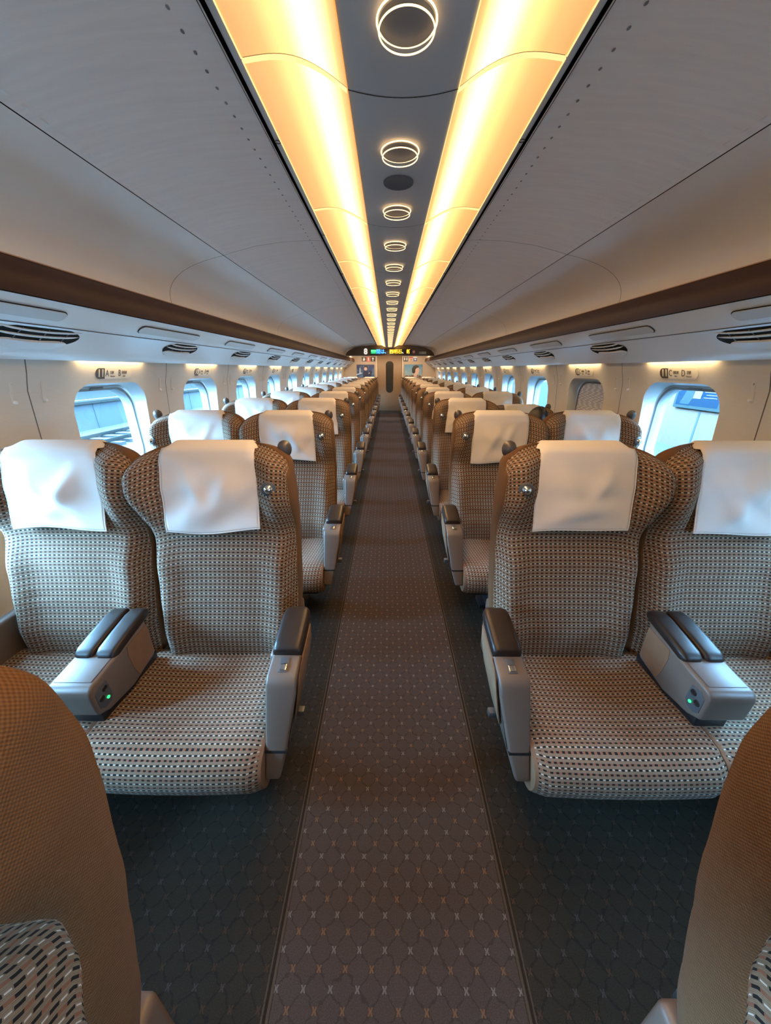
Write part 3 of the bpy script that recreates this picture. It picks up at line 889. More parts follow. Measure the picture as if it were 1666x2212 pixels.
# ceiling centre panel, convex downwards
cprof = [(-.125 + .25 * i / 12, 2.098 - .014 * (1 - ((i - 6) / 6) ** 2)) for i in range(13)]
ceil = sweep('ceiling', cprof, YB, YE, M['centre']); tag(ceil, kind='structure')
LP = .79; seam0 = 1.096     # light panel length, one seam position
mb = MB()
ky = []
y = seam0 - 4 * LP
while y < YH:
    ky.append(y); y += LP
for y in ky:
    for (x0, z0), (x1, z1) in zip(cprof, cprof[1:]): mb.add([(x0, y - .0012, z0 - .0008), (x1, y - .0012, z1 - .0008), (x1, y + .0012, z1 - .0008), (x0, y + .0012, z0 - .0008)], [(0, 1, 2, 3)])
sm_ = mb.build('panel_seams', M['seam'], ceil, smooth=False)
# side ceiling strips
for sgn in (-1, 1):
    tag(sweep('trim_%d' % (4 if sgn < 0 else 5), [(.357, 2.147), (.376, 2.148)], YB, YE, M['centre'], mirror=sgn), kind='structure')
    tag(sweep('trim_%d' % (6 if sgn < 0 else 7), [(.374, 2.1475), (.383, 2.165), (.392, 2.165), (.392, 2.148)], YB, YE, M['seam'], mirror=sgn), kind='structure')
    cp2 = [(.388, 2.150), (.45, 2.152), (.60, 2.146), (.75, 2.128), (.88, 2.100), (.934, 2.086)]
    cpn = sweep('ceiling_%s' % SIDE[sgn], cp2, YB, YE, M['panel'], mirror=sgn, ny=20); tag(cpn, kind='structure')
    # perforations near both edges
    mb = MB()
    y = .2
    while y < 9:
        for xx, zz in ((.455, 2.1512),):
            mb.add([(sgn * (xx + .0035 * math.cos(t)), y + .006 * math.sin(t), zz - .0006) for t in [2 * PI * q / 10 for q in range(10)]], [tuple(range(10))])
        y += .052
    mb.build('perforation', simple('hole_grey', (.22, .22, .22), .7) if 'hole_grey' not in bpy.data.materials else bpy.data.materials['hole_grey'], cpn, smooth=False)
    mb = MB(); y = .2
    while y < 9:
        mb.add([(sgn * (.905 + .003 * math.cos(t)), y + .012 * math.sin(t), 2.0918 - .0006) for t in [2 * PI * q / 10 for q in range(10)]], [tuple(range(10))])
        y += .052
    mb.build('perforation', M['white'], cpn, smooth=False)
    mb = MB()
    for k in range(-2, 6):
        yy = 2.29 + k * 2 * P
        for (a, b), (c, d) in zip(cp2, cp2[1:]): mb.add([(sgn * a, yy - .0015, b - .001), (sgn * c, yy - .0015, d - .001), (sgn * c, yy + .0015, d - .001), (sgn * a, yy + .0015, b - .001)], [(0, 1, 2, 3)])
    mb.build('panel_seams', M['greyd'], cpn, smooth=False)
# warm light diffusers
prof = []
for i in range(17):
    t = i / 16
    x = .127 + (.357 - .127) * t
    z = 2.098 + (2.147 - 2.098) * t + .030 * math.sin(t * PI) ** 1.0 * (1 - .2 * t)
    prof.append((x, z))
fix = {}
for sgn in (-1, 1):
    V = []; F = []; n = len(prof)
    ny = 4
    for k in range(ny + 1):
        for x, z in prof: V.append((sgn * x, (k / ny) * (LP - .006), z))
    for k in range(ny):
        for i in range(n - 1): F.append((k * n + i, k * n + i + 1, (k + 1) * n + i + 1, (k + 1) * n + i))
    root = empty('ceiling_light')
    d = new_obj('diffuser', V, F, M['strip'], root)
    # end lip; its own emission imitates light caught at the panel joint
    tb = MB()
    for (a, b), (c, d_) in zip(prof, prof[1:]):
        tb.add([(sgn * a, -.006, b - .001), (sgn * c, -.006, d_ - .001), (sgn * c, .004, d_ - .005), (sgn * a, .004, b - .005), (sgn * a, .010, b - .001), (sgn * c, .010, d_ - .001)], [(0, 1, 2, 3), (3, 2, 5, 4)])
    tb.build('joint_lip', simple('lip_glow', (.8, .6, .4), .3, em=(1, .60, .22), es=.62) if 'lip_glow' not in bpy.data.materials else bpy.data.materials['lip_glow'], root)
    # edge trim line
    for q in (0, -1):
        px, pz = prof[q]
        MB().box(min(sgn * px, sgn * (px + (.002 if q else -.002))), max(sgn * px, sgn * (px + (.002 if q else -.002))), 0, LP - .006, pz - .003, pz + .004).build('edge_trim', simple('edge_amber', (.5, .25, .08), .5, em=(1, .42, .10), es=.45) if 'edge' not in fix else fix['edge'], root)
        fix['edge'] = root.children[-1].data.materials[0] if root.children else bpy.data.materials['edge_amber']
    MB().torus((sgn * .367, .30, 2.1445), (0, 0, 1), .008, .0012, 14, 5).build('access_screw', M['greyd'], root)
    fi = True; num = 0
    for y in ky:
        o = root if fi else copy_tree(root); fi = False
        o.location = (0, y, 0)
        if y + LP > .8:
            num += 1
            lab = 'warm glowing ceiling diffuser in the %s light band, %s from the camera' % (SIDE[sgn], ORD[min(num, 26)])
        else: lab = 'warm ceiling diffuser of the %s light band above and behind the camera' % SIDE[sgn]
        tag(o, lab, 'ceiling light', 'warm diffusers of the %s light band' % SIDE[sgn])
# ring downlights along the centre
root = empty('ring_downlight')
MB().cyl((0, 0, 0), (0, 0, -1), .050, .006, 40).build('lens', M['ringlens'], root)
MB().torus((0, 0, -.004), (0, 0, 1), .0535, .0016, 48, 8).build('light_ring', M['ring'], root)
MB().torus((0, 0, -.016), (0, 0, 1), .0500, .0014, 48, 8).build('light_ring', M['ring'], root)
t_ = MB(); t_.lathe((0, 0, 0), (0, 0, -1), [(.0525, .003), (.0495, .016)], 40); t_.build('clear_rim', M['glass'], root)
RS = .402; r1 = .903
k = -2; fi = True; num = 0
while r1 + k * RS < YH - .1:
    y = r1 + k * RS
    o = root if fi else copy_tree(root); fi = False
    o.location = (0, y, 2.0845)
    if k >= 0:
        num += 1; lab = 'double-ringed glowing downlight in the grey ceiling centre, %s from the camera' % ORD[min(26, num)]
    else: lab = 'double-ringed glowing downlight in the ceiling centre behind the camera'
    tag(o, lab, 'downlight', 'ring downlights along the ceiling centre'); k += 1
o = new_obj('ceiling_speaker', *[(lambda mb: (mb.v, mb.f))(MB().lathe((0, 0, 0), (0, 0, -1), [(.0005, .0022), (.044, .0022), (.046, .0034), (.049, .0034), (.050, .0005)], 40))][0], M['centre'])
o.data.materials.clear(); o.data.materials.append(simple('speaker_grey', (.10, .105, .115), .7)); o.location = (0, 1.489, 2.0845)
tag(o, 'flat dark grey oval speaker disc between two ring lights on the ceiling', 'speaker')

# overhead racks
def arc(p0, pc, p1, n=10):
    return [((1 - t) ** 2 * p0[0] + 2 * t * (1 - t) * pc[0] + t * t * p1[0], (1 - t) ** 2 * p0[1] + 2 * t * (1 - t) * pc[1] + t * t * p1[1]) for t in [i / n for i in range(n + 1)]]
fas = arc((.936, 2.084), (1.30, 2.02), (1.272, 1.858), 16)
railp = arc((1.272, 1.858), (1.236, 1.815), (1.250, 1.742), 8)
sof = arc((1.254, 1.742), (1.315, 1.700), (1.372, 1.668), 8)
ventp = arc((1.374, 1.667), (1.43, 1.640), (1.50, 1.588), 6)[:-1] + arc((1.50, 1.588), (1.53, 1.562), (1.56, 1.548), 5)
for sgn in (-1, 1):
    root = empty('overhead_rack', (0, 0, 0))
    tag(root, 'long beige overhead luggage rack with a glossy brown rail on the %s side' % SIDE[sgn], 'luggage rack')
    back = [(x + .006 * 1, z + .004) for x, z in fas]
    bk = sweep('rack_body', [(x + .004, z + .003) for x, z in fas], YB, YE, M['seam'], root, sgn)
    yy = 2.29 - 3 * 2 * P
    while yy < YE:
        a, b = max(YB, yy), min(YE, yy + 2 * P)
        if b > a: sweep('rack_fascia', fas, a + .0015, b - .0015, M['bin'], root, sgn)
        yy += 2 * P
    rl = sweep('rack_rail', railp, YB, YE, M['rail'], root, sgn)
    sf = sweep('rack_underside', sof, YB, YE, M['soffit'], root, sgn)
    vp = sweep('duct_panel', ventp, YB, YE, M['soffit'], root, sgn)
    g = MB().add([(sgn * 1.366, YB, 1.6695), (sgn * 1.378, YB, 1.6645), (sgn * 1.378, YE, 1.6645), (sgn * 1.366, YE, 1.6695)], [(0, 1, 2, 3)]); g.build('rack_seam', M['seam'], root, smooth=False) if False else None
    MB().box(min(sgn * 1.3705, sgn * 1.3745), max(sgn * 1.3705, sgn * 1.3745), YB, YE, 1.6655, 1.6685).build('rack_seam', M['greyd'], root, smooth=False)
    MB().box(min(sgn * 1.2485, sgn * 1.2545), max(sgn * 1.2485, sgn * 1.2545), YB, YE, 1.7405, 1.7435).build('rack_seam', M['seam'], root, smooth=False)
    MB().box(min(sgn * 1.268, sgn * 1.2725), max(sgn * 1.268, sgn * 1.2725), YB, YE, 1.8555, 1.8590).build('rail_edge', simple('rail_edge', (.45, .20, .12), .3), root, smooth=False)
    # top closing of LED slot
    MB().box(min(sgn * 1.552, sgn * 1.66), max(sgn * 1.552, sgn * 1.66), YB, YE, 1.562, 1.575).build('duct_lip', M['soffit'], root, smooth=False)
    # reading light panels
    proto = empty('light_panel')
    import copy
    pts = rrect(.60, .062, .028, 6)
    # plate lies on the sloping underside
    cx, cz = 1.313, 1.7015; dx, dz = (1.372 - 1.254), (1.668 - 1.742); L = math.hypot(dx, dz); ux, uz = dx / L, dz / L
    nx, nz = -abs(uz), -abs(ux)     # outward normal into the cabin (towards aisle and down)
    def plate(pts, th, off, bev=0):
        n = len(pts)
        vs = [(sgn * (cx + ux * b + nx * h), a, cz + uz * b + nz * h) for h in (off, off + th) for a, b in pts]
        return MB().add(vs, [tuple(range(n)), tuple(range(2 * n - 1, n - 1, -1))] + [(i, (i + 1) % n, n + (i + 1) % n, n + i) for i in range(n)])
    plate(rrect(.595, .058, .027, 6), .002, .001).build('panel_gap', M['seam'], proto, smooth=False)
    plate(rrect(.588, .052, .024, 6), .004, .0015).build('panel_cover', simple('lamp_panel', (.60, .60, .58), .35) if 'lamp_panel' not in bpy.data.materials else bpy.data.materials['lamp_panel'], proto, smooth=False)
    # air vent
    vr = empty('air_vent')
    cx2, cz2 = 1.432, 1.634; dx, dz = (1.50 - 1.374), (1.588 - 1.667); L = math.hypot(dx, dz); vx, vz = dx / L, dz / L
    wx, wz = -abs(vz), -abs(vx)
    def surf(a, b, h): return (sgn * (cx2 + vx * b + wx * h), a, cz2 + vz * b + wz * h)
    # dark oval recess
    hw_, hh_ = .195, .074
    mb = MB(); n = 36
    mb.add([surf(hw_ * math.cos(t), hh_ * math.sin(t) * (1 if math.sin(t) > 0 else .85) - .002, .0015) for t in [2 * PI * q / n for q in range(n)]], [tuple(range(n))])
    mb.build('vent_recess', M['seam'], vr, smooth=False)
    for q, (bc, wd, lift, hl) in enumerate(((-.034, .0045, .004, .186), (-.004, .0045, .005, .190), (.050, .026, .008, .160))):
        vs = []; fs = []; m_ = 20
        for i in range(m_ + 1):
            a = -1 + 2 * i / m_
            crv = -.016 * (a * a) + .004
            taper_ = max(.05, 1 - abs(a) ** 7)
            for b_, h_ in ((-wd, .0), (-wd * .9, lift), (wd * .9, lift), (wd, .0)):
                vs.append(surf(a * hl, bc + b_ * taper_ + crv, h_ * taper_ + .001))
        for i in range(m_):
            for j in range(3): fs.append((i * 4 + j, i * 4 + j + 1, (i + 1) * 4 + j + 1, (i + 1) * 4 + j))
        MB().add(vs, fs).build('vent_lip' if q == 2 else 'vent_slat', M['vent'], vr, ang=50)
    mb = MB()
    for a in (-.09, .02, .12): 
        mb.add([surf(a - .003, -.045, .003), surf(a + .003, -.045, .003), surf(a + .003, .03, .003), surf(a - .003, .03, .003)], [(0, 1, 2, 3)])
    mb.build('vent_rib', M['greyd'], vr, smooth=False)
    first = True; num = 0; kk = -1
    y = 1.545 - 3 * P
    while y < YE - .3:
        o = vr if first else copy_tree(vr)
        o.location = (0, y, 0)
        if y > 1: num += 1
        tag(o, ('white slatted air vent under the %s rack, %s from the camera' % (SIDE[sgn], ORD[num])) if y > 1 else 'white slatted air vent under the %s rack beside or behind the camera' % SIDE[sgn], 'air vent', 'air vents under the %s rack' % SIDE[sgn])
        o2 = proto if first else copy_tree(proto); first = False
        o2.location = (0, y - .28, 0)
        tag(o2, ('flat rounded lamp cover in the underside of the %s rack, %s from the camera' % (SIDE[sgn], ORD[num])) if y > 1 else 'flat rounded lamp cover under the %s rack beside or behind the camera' % SIDE[sgn], 'lamp cover', 'lamp covers under the %s rack' % SIDE[sgn])
        y += P
    # LED strips over the windows
    first = True; num = 0
    led = None
    for w in wins_all:
        if led is None:
            led = empty('window_light')
            MB().box(min(sgn * 1.568, sgn * 1.590), max(sgn * 1.568, sgn * 1.590), -.25, .25, 1.553, 1.559).build('led_strip', M['warmled'], led, smooth=False)
            MB().box(min(sgn * 1.562, sgn * 1.596), max(sgn * 1.562, sgn * 1.596), -.26, .26, 1.558, 1.563).build('led_channel', M['soffit'], led, smooth=False)
            o = led
        else: o = copy_tree(led)
        o.location = (0, w, 0)
        if w > 1.5: num += 1
        tag(o, ('thin warm light strip above the %s window, %s visible one from the camera' % (SIDE[sgn], ORD[num])) if w > 1.5 else 'thin warm light strip above a %s window out of view' % SIDE[sgn], 'strip light', 'warm strips above the %s windows' % SIDE[sgn])

# coat hooks and seat number plates
for sgn in (-1, 1):
    hk = empty('coat_hook')
    z0 = 1.41
    def wallp(y, z, h): return (sgn * (XW(z) - h), y, z)
    pts = rrect(.016, .095, .0078, 6)
    n = len(pts)
    vs = [wallp(a, z0 + b, h) for h in (-.002, .002) for a, b in pts]
    MB().add(vs, [tuple(range(n)), tuple(range(2 * n - 1, n - 1, -1))] + [(i, (i + 1) % n, n + (i + 1) % n, n + i) for i in range(n)]).build('hook_plate', M['wall'], hk, bevel=.0008)
    vs = [wallp(a * .5, z0 + b * .8 + .004, h) for h in (.0018, .0026) for a, b in pts]
    MB().add(vs, [tuple(range(n)), tuple(range(2 * n - 1, n - 1, -1))] + [(i, (i + 1) % n, n + (i + 1) % n, n + i) for i in range(n)]).build('hook_slot', M['frame'], hk, smooth=False)
    MB().cyl(wallp(0, z0 - .034, 0), (-sgn, 0, 0), .007, .014, 14).build('hook_peg', M['white'], hk, bevel=.002)
    first = True
    for i, w in enumerate(wins_all):
        s_ = w - P / 2
        if s_ < .4: continue
        for d, side_w in ((-.072, 'near'), (.072, 'far')):
            o = hk if first else copy_tree(hk); first = False
            o.location = (0, s_ + d, 0)
            k_ = sum(1 for ww in wins_all if ww - P / 2 >= .4 and ww <= w)
            tag(o, 'slim coat hook on the %s side of the %s seam, %s wall' % (side_w, ORD[k_], SIDE[sgn]), 'coat hook', 'coat hooks on the %s wall' % SIDE[sgn])
    # number plates
    for nrow in range(12, 0, -1):
        yc_ = 2.155 + (11 - nrow) * P
        y = yc_ + .005; z = 1.488
        X = XW(z) - .0012
        lean = (XW(1.46) - XW(1.515)) / .055
        xd = (0, 1, 0) if sgn < 0 else (0, -1, 0)
        yd = Vector((-sgn * lean, 0, 1)).normalized()
        pos = (sgn * X, y, z)
        pl = empty('seat_number_plate'); 
        W_, H_ = .285, .062
        base = flat('plate', rrect(W_, H_, .026), pos, xd, yd, M['sign'], pl, th=.0012)
        nrm = Vector(xd).cross(yd)
        P1 = Vector(pos) + nrm * .0013
        # dark number field: rounded left, straight right
        fld = []
        for i in range(13):
            a = PI / 2 + PI * i / 12; fld.append((-W_ / 2 + .028 + .026 * math.cos(a), .029 * math.sin(a)))
        fld += [(-W_ / 2 + .070, -.029), (-W_ / 2 + .070, .029)]
        flat('number_field', fld, P1, xd, yd, M['ink'], pl, th=.0006)
        P2 = Vector(pos) + nrm * .0022
        def T(nm, s_, size, a, b, mt, sx=1, bold=0.0): 
            return text(nm, s_, size, P2 + Vector(xd) * a + Vector(yd) * b, xd, yd, mt, pl, 'CENTER', sx, bold=bold)
        T('row_number', str(nrow), .058, -W_ / 2 + .042, 0, M['sign'], .9 if nrow > 9 else 1.0, .0007)
        if nrow >= 7 or True:
            la, lb = ('A', 'B') if sgn < 0 else ('C', 'D')
            wa, wb = (('窓側', 'Window'), ('通路側', 'Aisle')) if sgn < 0 else (('通路側', 'Aisle'), ('窓側', 'Window'))
            T('seat_letter', la, .052, -.054, 0, M['ink'], .72)
            T('seat_letter', lb, .052, .043, 0, M['ink'], .72)
            if nrow >= 8:
                T('seat_words', wa[0], .020, -.018 + (.006 if len(wa[0]) > 2 else 0), .004, M['inkl'], .72)
                T('seat_words', wa[1], .013, -.013, -.016, M['inkl'], .85)
                T('seat_words', wb[0], .020, .082, .004, M['inkl'], .72)
                T('seat_words', wb[1], .013, .082, -.016, M['inkl'], .85)
        tag(pl, 'seat number plate reading %d %s %s above the %s windows' % (nrow, la, lb, SIDE[sgn]), 'number plate', 'seat number plates on the %s wall' % SIDE[sgn])

# ------------------------------------------------------------ END WALL, DOOR, DISPLAY BEAM
mb = MB()
DW = .445; DT = 1.93
mb.box(-1.8, -DW, YE, YE + .06, 0, 2.2); mb.box(DW, 1.8, YE, YE + .06, 0, 2.2); mb.box(-DW, DW, YE, YE + .06, DT, 2.2); mb.box(-1.8, 1.8, YE + .10, YE + .14, -.05, 2.3)
tag(mb.build('wall_far', M['endwall'], smooth=False), kind='structure')
tag(MB().box(-1.8, 1.8, YB - .05, YB, 0, 2.3).build('wall_near', M['endwall'], smooth=False), kind='structure')
dr = empty('door_1', (0, YE + .02, 0)); tag(dr, kind='structure')
MB().box(-DW, DW, .0, .035, .07, DT).build('door_panel', M['door'], dr, bevel=.002)
wp = rrect(.275, 1.06, .12, 8)
wp = [(a * (1 if b > -.3 else 1 - .12 * (-b - .3) / .25), b) for a, b in wp]
flat('door_window', wp, (0, -.001, 1.235), (1, 0, 0), (0, 0, 1), M['doorglass'], dr, th=.002)
MB().box(-DW, DW, -.01, .03, 0, .075).build('door_sill', simple('sill_dark', (.06, .04, .022), .5), dr)
for sx in (-1, 1):
    MB().box(min(sx * .445, sx * .475), max(sx * .445, sx * .475), -.035, .0, 0, DT).build('door_jamb', simple('jamb', (.55, .47, .36), .35) if 'jamb' not in bpy.data.materials else bpy.data.materials['jamb'], dr, bevel=.004)
# display beam
hb = empty('display_beam', (0, YH, 0))
tag(hb, 'dark brown curved beam above the far door carrying the lit destination display', 'display')
top = [(-1.245, 1.855), (-1.22, 1.92), (-1.15, 1.985), (-1.0, 2.055), (-.80, 2.098), (-.55, 2.122), (-.36, 2.122), (-.20, 2.085), (-.10, 2.064), (0, 2.060)]
top = top + [(-x, z) for x, z in top[-2::-1]]
o = MB().prism_y(top, 0, .25).build('beam_body', M['header'], hb, bevel=.004)
def PT(px, py): # display coordinates measured on the beam's face
    return ((px - 840) / 816 * YH - .03, 0, 1.511 + (797 - py) / 880 * YH)
disp = flat('display_screen', rrect(.0, .0, 0, 1) if False else [(PT(801, 0)[0], PT(0, 766.5)[2]), (PT(888, 0)[0], PT(0, 766.5)[2]), (PT(888, 0)[0], PT(0, 755)[2]), (PT(801, 0)[0], PT(0, 755)[2])], (0, -.004, 0), (1, 0, 0), (0, 0, 1), M['black'], hb, th=.004)
E = lambda n_, c, s_: simple(n_, c, .5, em=c, es=s_)
led_b, led_o, led_g, led_w = E('led_blue', (.04, .25, 1), 1.6), E('led_orange', (1, .42, .02), 1.5), E('led_green', (.0, .30, .10), .8), E('led_white', (.8, .9, 1), 1.0)
def HT(nm, s_, size, px, py, mt, sx=1, bold=0): return text(nm, s_, size, (PT(px, py)[0], -.012, PT(px, py)[2]), (1, 0, 0), (0, 0, 1), mt, hb, 'CENTER', sx, bold=bold)
HT('car_number', '8', .20, 790.8, 760.5, E('number_white', (.8, .76, .7), .45), 1.0, .008)
x0, x1 = PT(801.8, 0)[0], PT(813.5, 0)[0]; z0, z1 = PT(0, 764.5)[2], PT(0, 756)[2]
flat('reserved_sign', [(x0, z0), (x1, z0), (x1, z1), (x0, z1)], (0, -.0095, 0), (1, 0, 0), (0, 0, 1), led_g, hb, th=.001)
HT('reserved_words', '指定席', .052, 807.6, 759, E('led_green2', (.25, 1, .45), .9), .95)
HT('reserved_words', 'Reserved', .024, 807.6, 762.8, bpy.data.materials['led_green2'], 1)
HT('display_words', '間は、', .125, 826.5, 760.7, led_b, .92, .002)
HT('display_words', '西明石', .115, 854.5, 760.7, led_o, 1.02, .002)
HT('display_words', '、', .115, 872, 760.7, led_w, 1, .002)
HT('display_words', '新', .115, 881.5, 760.7, led_o, .95, .002)
cxp, _, czp = PT(893, 760.8)
ns = MB().torus((cxp, -.004, czp), (0, 1, 0), .036, .005, 28, 6).build('no_smoking_ring', simple('sign_red', (.55, .08, .06), .5), hb)
flat('no_smoking_disc', circ(.035), (cxp, -.0005, czp), (1, 0, 0), (0, 0, 1), simple('disc_pale', (.7, .6, .55), .5), hb, th=.002)
flat('no_smoking_bar', [(-.03, .024), (-.024, .03), (.03, -.024), (.024, -.03)], (cxp, -.003, czp), (1, 0, 0), (0, 0, 1), bpy.data.materials['sign_red'], hb, th=.002)
cxp, _, czp = PT(912, 762.8)
flat('camera_sign', rrect(.195, .062, .012), (cxp, -.0005, czp), (1, 0, 0), (0, 0, 1), simple('sign_pale', (.50, .46, .38), .5), hb, th=.002)
flat('camera_sign_mark', rrect(.05, .04, .018, 5, -.06, 0), (cxp, -.003, czp), (1, 0, 0), (0, 0, 1), M['ink'], hb, th=.001)
flat('camera_sign_mark', circ(.012, 12, -.06, 0), (cxp, -.0045, czp), (1, 0, 0), (0, 0, 1), M['white'], hb, th=.001)
# signs and posters on the far wall
def PW(px, py): return ((px - 840) / 816 * YE - .03, YE, 1.511 + (797 - py) / 880 * YE)
def wpl(nm, px0, px1, py0, py1, mt, par, off=0.0, th=.003):
    a = PW(px0, py1); b = PW(px1, py0)
    pts = [(a[0], a[2]), (b[0], a[2]), (b[0], b[2]), (a[0], b[2])]
    return flat(nm, pts, (0, YE - .0005 - off, 0), (1, 0, 0), (0, 0, 1), mt, par, th=th)
red = bpy.data.materials['sign_red']
def exting(name, par, px, py, mt, shape):
    a = PW(px, py)
    return flat(name, shape, (a[0], YE - .009, a[2]), (1, 0, 0), (0, 0, 1), mt, par, th=.001)
sg1 = empty('guide_sign'); tag(sg1, 'black and red sign with white symbols and an up arrow left of the far door', 'sign')
wpl('sign_plate', 782, 811, 771, 781, M['black'], sg1, .0)
wpl('sign_plate', 792, 801, 771, 781, red, sg1, .004)
man = [(-.05, -.055), (.02, -.055), (.045, 0), (.02, .02), (.01, .055), (-.02, .055), (-.02, .01), (-.04, -.01)]
exting('sign_symbol', sg1, 787, 776, M['white'], [(a * .9, b * .9) for a, b in man])
exting('sign_symbol', sg1, 796.5, 776, M['white'], rrect(.035, .11, .015))
exting('sign_symbol', sg1, 806, 776, M['white'], [(-.012, -.055), (.012, -.055), (.012, .01), (.045, .01), (0, .06), (-.045, .01), (-.012, .01)])
sg2 = empty('toilet_sign'); tag(sg2, 'small black toilet sign with two white figures right of the far door', 'sign')
wpl('sign_plate', 871.5, 881, 771.3, 781, M['black'], sg2)
for px in (874, 878.5): exting('sign_symbol', sg2, px, 776, M['white'], rrect(.035, .085, .012) ); exting('sign_symbol', sg2, px, 772.8, M['white'], circ(.014, 12))
sg3 = empty('notice_sticker'); tag(sg3, 'small pale notice with a red heading between the toilet sign and blue sticker', 'sticker')
wpl('sticker_sheet', 882.5, 891, 771.5, 779.5, simple('pale_pink', (.62, .45, .38), .6), sg3); wpl('sticker_heading', 882.8, 890.7, 771.6, 774, red, sg3, .004)
exting('sticker_mark', sg3, 888, 777.5, M['ink'], circ(.02, 10))
sg4 = empty('blue_sticker'); tag(sg4, 'small blue and white sticker at the right end of the far wall signs', 'sticker')
wpl('sticker_sheet', 893, 900, 772, 780.5, simple('sticker_blue', (.05, .13, .42), .5), sg4); wpl('sticker_heading', 892.6, 900.4, 771, 773.4, M['white'], sg4, .004)
exting('sticker_mark', sg4, 896.5, 777, M['white'], [(-.04, .03), (.04, .03), (0, -.035)])
def skymat(name, a, b, z0, z1, clouds=.3):
    t = NT(name); co = t.sep(t.coord())
    r = t.n('ShaderNodeMapRange'); t.put(r.inputs[0], co[2]); r.inputs[1].default_value = z0; r.inputs[2].default_value = z1
    c = t.mix(r.outputs[0], a, b); nz = t.noise(t.coord(), 9, 4)
    c = t.mix(t.f('MULTIPLY', t.f('GREATER_THAN', nz, .56), clouds), c, (.5, .62, .75))
    t.base(c); t.set(Roughness=.35); return t.m
def poster(name, px0, px1, py0, py1, mt, label):
    r = empty(name); tag(r, label, 'poster')
    wpl('poster_frame', px0 - .9, px1 + .9, py0 - .9, py1 + .9, M['frame'], r, 0, .004)
    wpl('poster_print', px0, px1, py0, py1, mt, r, .005, .001)
    return r
pz0, pz1 = PW(0, 815)[2], PW(0, 788)[2]
p1 = poster('advertising_poster', 771, 808.5, 788, 815.5, skymat('poster_night', (.05, .12, .30), (.015, .03, .11), pz0, pz1, .12), 'dark blue poster of a person in a cap, left of the far door')
def art(par, pts, px, py, mt, off=.009): 
    a = PW(px, py); return flat('poster_figure', pts, (a[0], YE - off, a[2]), (1, 0, 0), (0, 0, 1), mt, par, th=.0008)
navy = simple('print_navy', (.02, .035, .09), .4); pskin = simple('print_skin', (.62, .42, .34), .4); pdark = simple('print_dark', (.02, .018, .018), .4)
ppale = simple('print_pale', (.45, .58, .72), .4); pbrown = simple('print_brown', (.16, .07, .045), .4)
art(p1, [(-.10, -.20), (.12, -.20), (.13, -.06), (.05, .04), (-.03, .05), (-.09, -.03)], 790, 803, navy)
art(p1, circ(.055, 16), 790, 797, pskin, .010)
art(p1, [(-.06, .01), (.07, .0), (.06, .045), (.01, .07), (-.05, .055)], 790, 793.5, pdark, .011)
art(p1, [(-.16, 0), (.05, .06), (.05, .10), (-.16, .04)], 779, 811, ppale, .010)
art(p1, [(-.02, -.12), (.06, -.12), (.10, .05), (.0, .10)], 798, 806, navy, .010)
art(p1, [(0, 0), (.05, .02), (.02, .06)], 796, 808, pskin, .0115)
art(p1, [(-.03, -.1), (.02, -.1), (.01, .08), (-.02, .08)], 778, 800, ppale, .0095)
text('poster_words', 'LIVE', .05, (PW(804, 790)[0], YE - .0095, PW(0, 790)[2]), (1, 0, 0), (0, 0, 1), M['white'], p1) if False else None
p2 = poster('advertising_poster', 874, 912, 788, 815.5, skymat('poster_sky', (.30, .42, .46), (.06, .22, .40), pz0, pz1, .15), 'light blue poster of a dark-haired head, right of the far door')
art(p2, [(-.10, -.20), (.14, -.20), (.10, -.10), (.03, -.05), (-.05, -.06)], 898, 806, simple('print_grey', (.20, .20, .22), .4), .0095)
head = [(.10, .16), (.00, .19), (-.09, .15), (-.13, .06), (-.12, -.05), (-.06, -.12), (-.05, -.2), (.05, -.2), (.05, -.12), (.10, -.11), (.11, -.04), (.135, -.02), (.12, .03), (.115, .09)]
art(p2, head, 898, 801, pskin, .0105)
art(p2, [(.10, .165), (.00, .195), (-.09, .155), (-.135, .06), (-.125, -.05), (-.06, -.10), (-.01, -.05), (-.01, .04), (.03, .09), (.11, .11)], 898, 801, pdark, .0115)
cit = [(-.30, -.09)]; rr_ = random.Random(3)
for i in range(26):
    xx = -.30 + .60 * i / 26; h = rr_.uniform(.0, .07); cit += [(xx, -.02 + h * .8), (xx + .02, -.02 + h * .8)]
cit += [(.30, -.09)]
art(p2, cit, 893, 811.5, pbrown, .0090)

# ------------------------------------------------------------ PASSENGER
def skin_chain(name, pts, edges, radii, mat, parent, sub=2):
    me = bpy.data.meshes.new(name); me.from_pydata(pts, edges, []); me.update()
    o = bpy.data.objects.new(name, me); C.objects.link(o)
    m = o.modifiers.new('Skin', 'SKIN'); m.use_smooth_shade = True
    for i, r in enumerate(radii):
        me.skin_vertices[0].data[i].radius = (r, r) if not isinstance(r, tuple) else r
    me.skin_vertices[0].data[0].use_root = True
    s_ = o.modifiers.new('Sub', 'SUBSURF'); s_.levels = sub; s_.render_levels = sub
    dg = bpy.context.evaluated_depsgraph_get(); dg.update()
    m2 = bpy.data.meshes.new_from_object(o.evaluated_get(dg))
    m2.materials.clear(); m2.materials.append(mat)
    for p_ in m2.polygons: p_.use_smooth = True
    bpy.data.objects.remove(o)
    r = bpy.data.objects.new(name, m2); C.objects.link(r)
    if parent: r.parent = parent
    return r
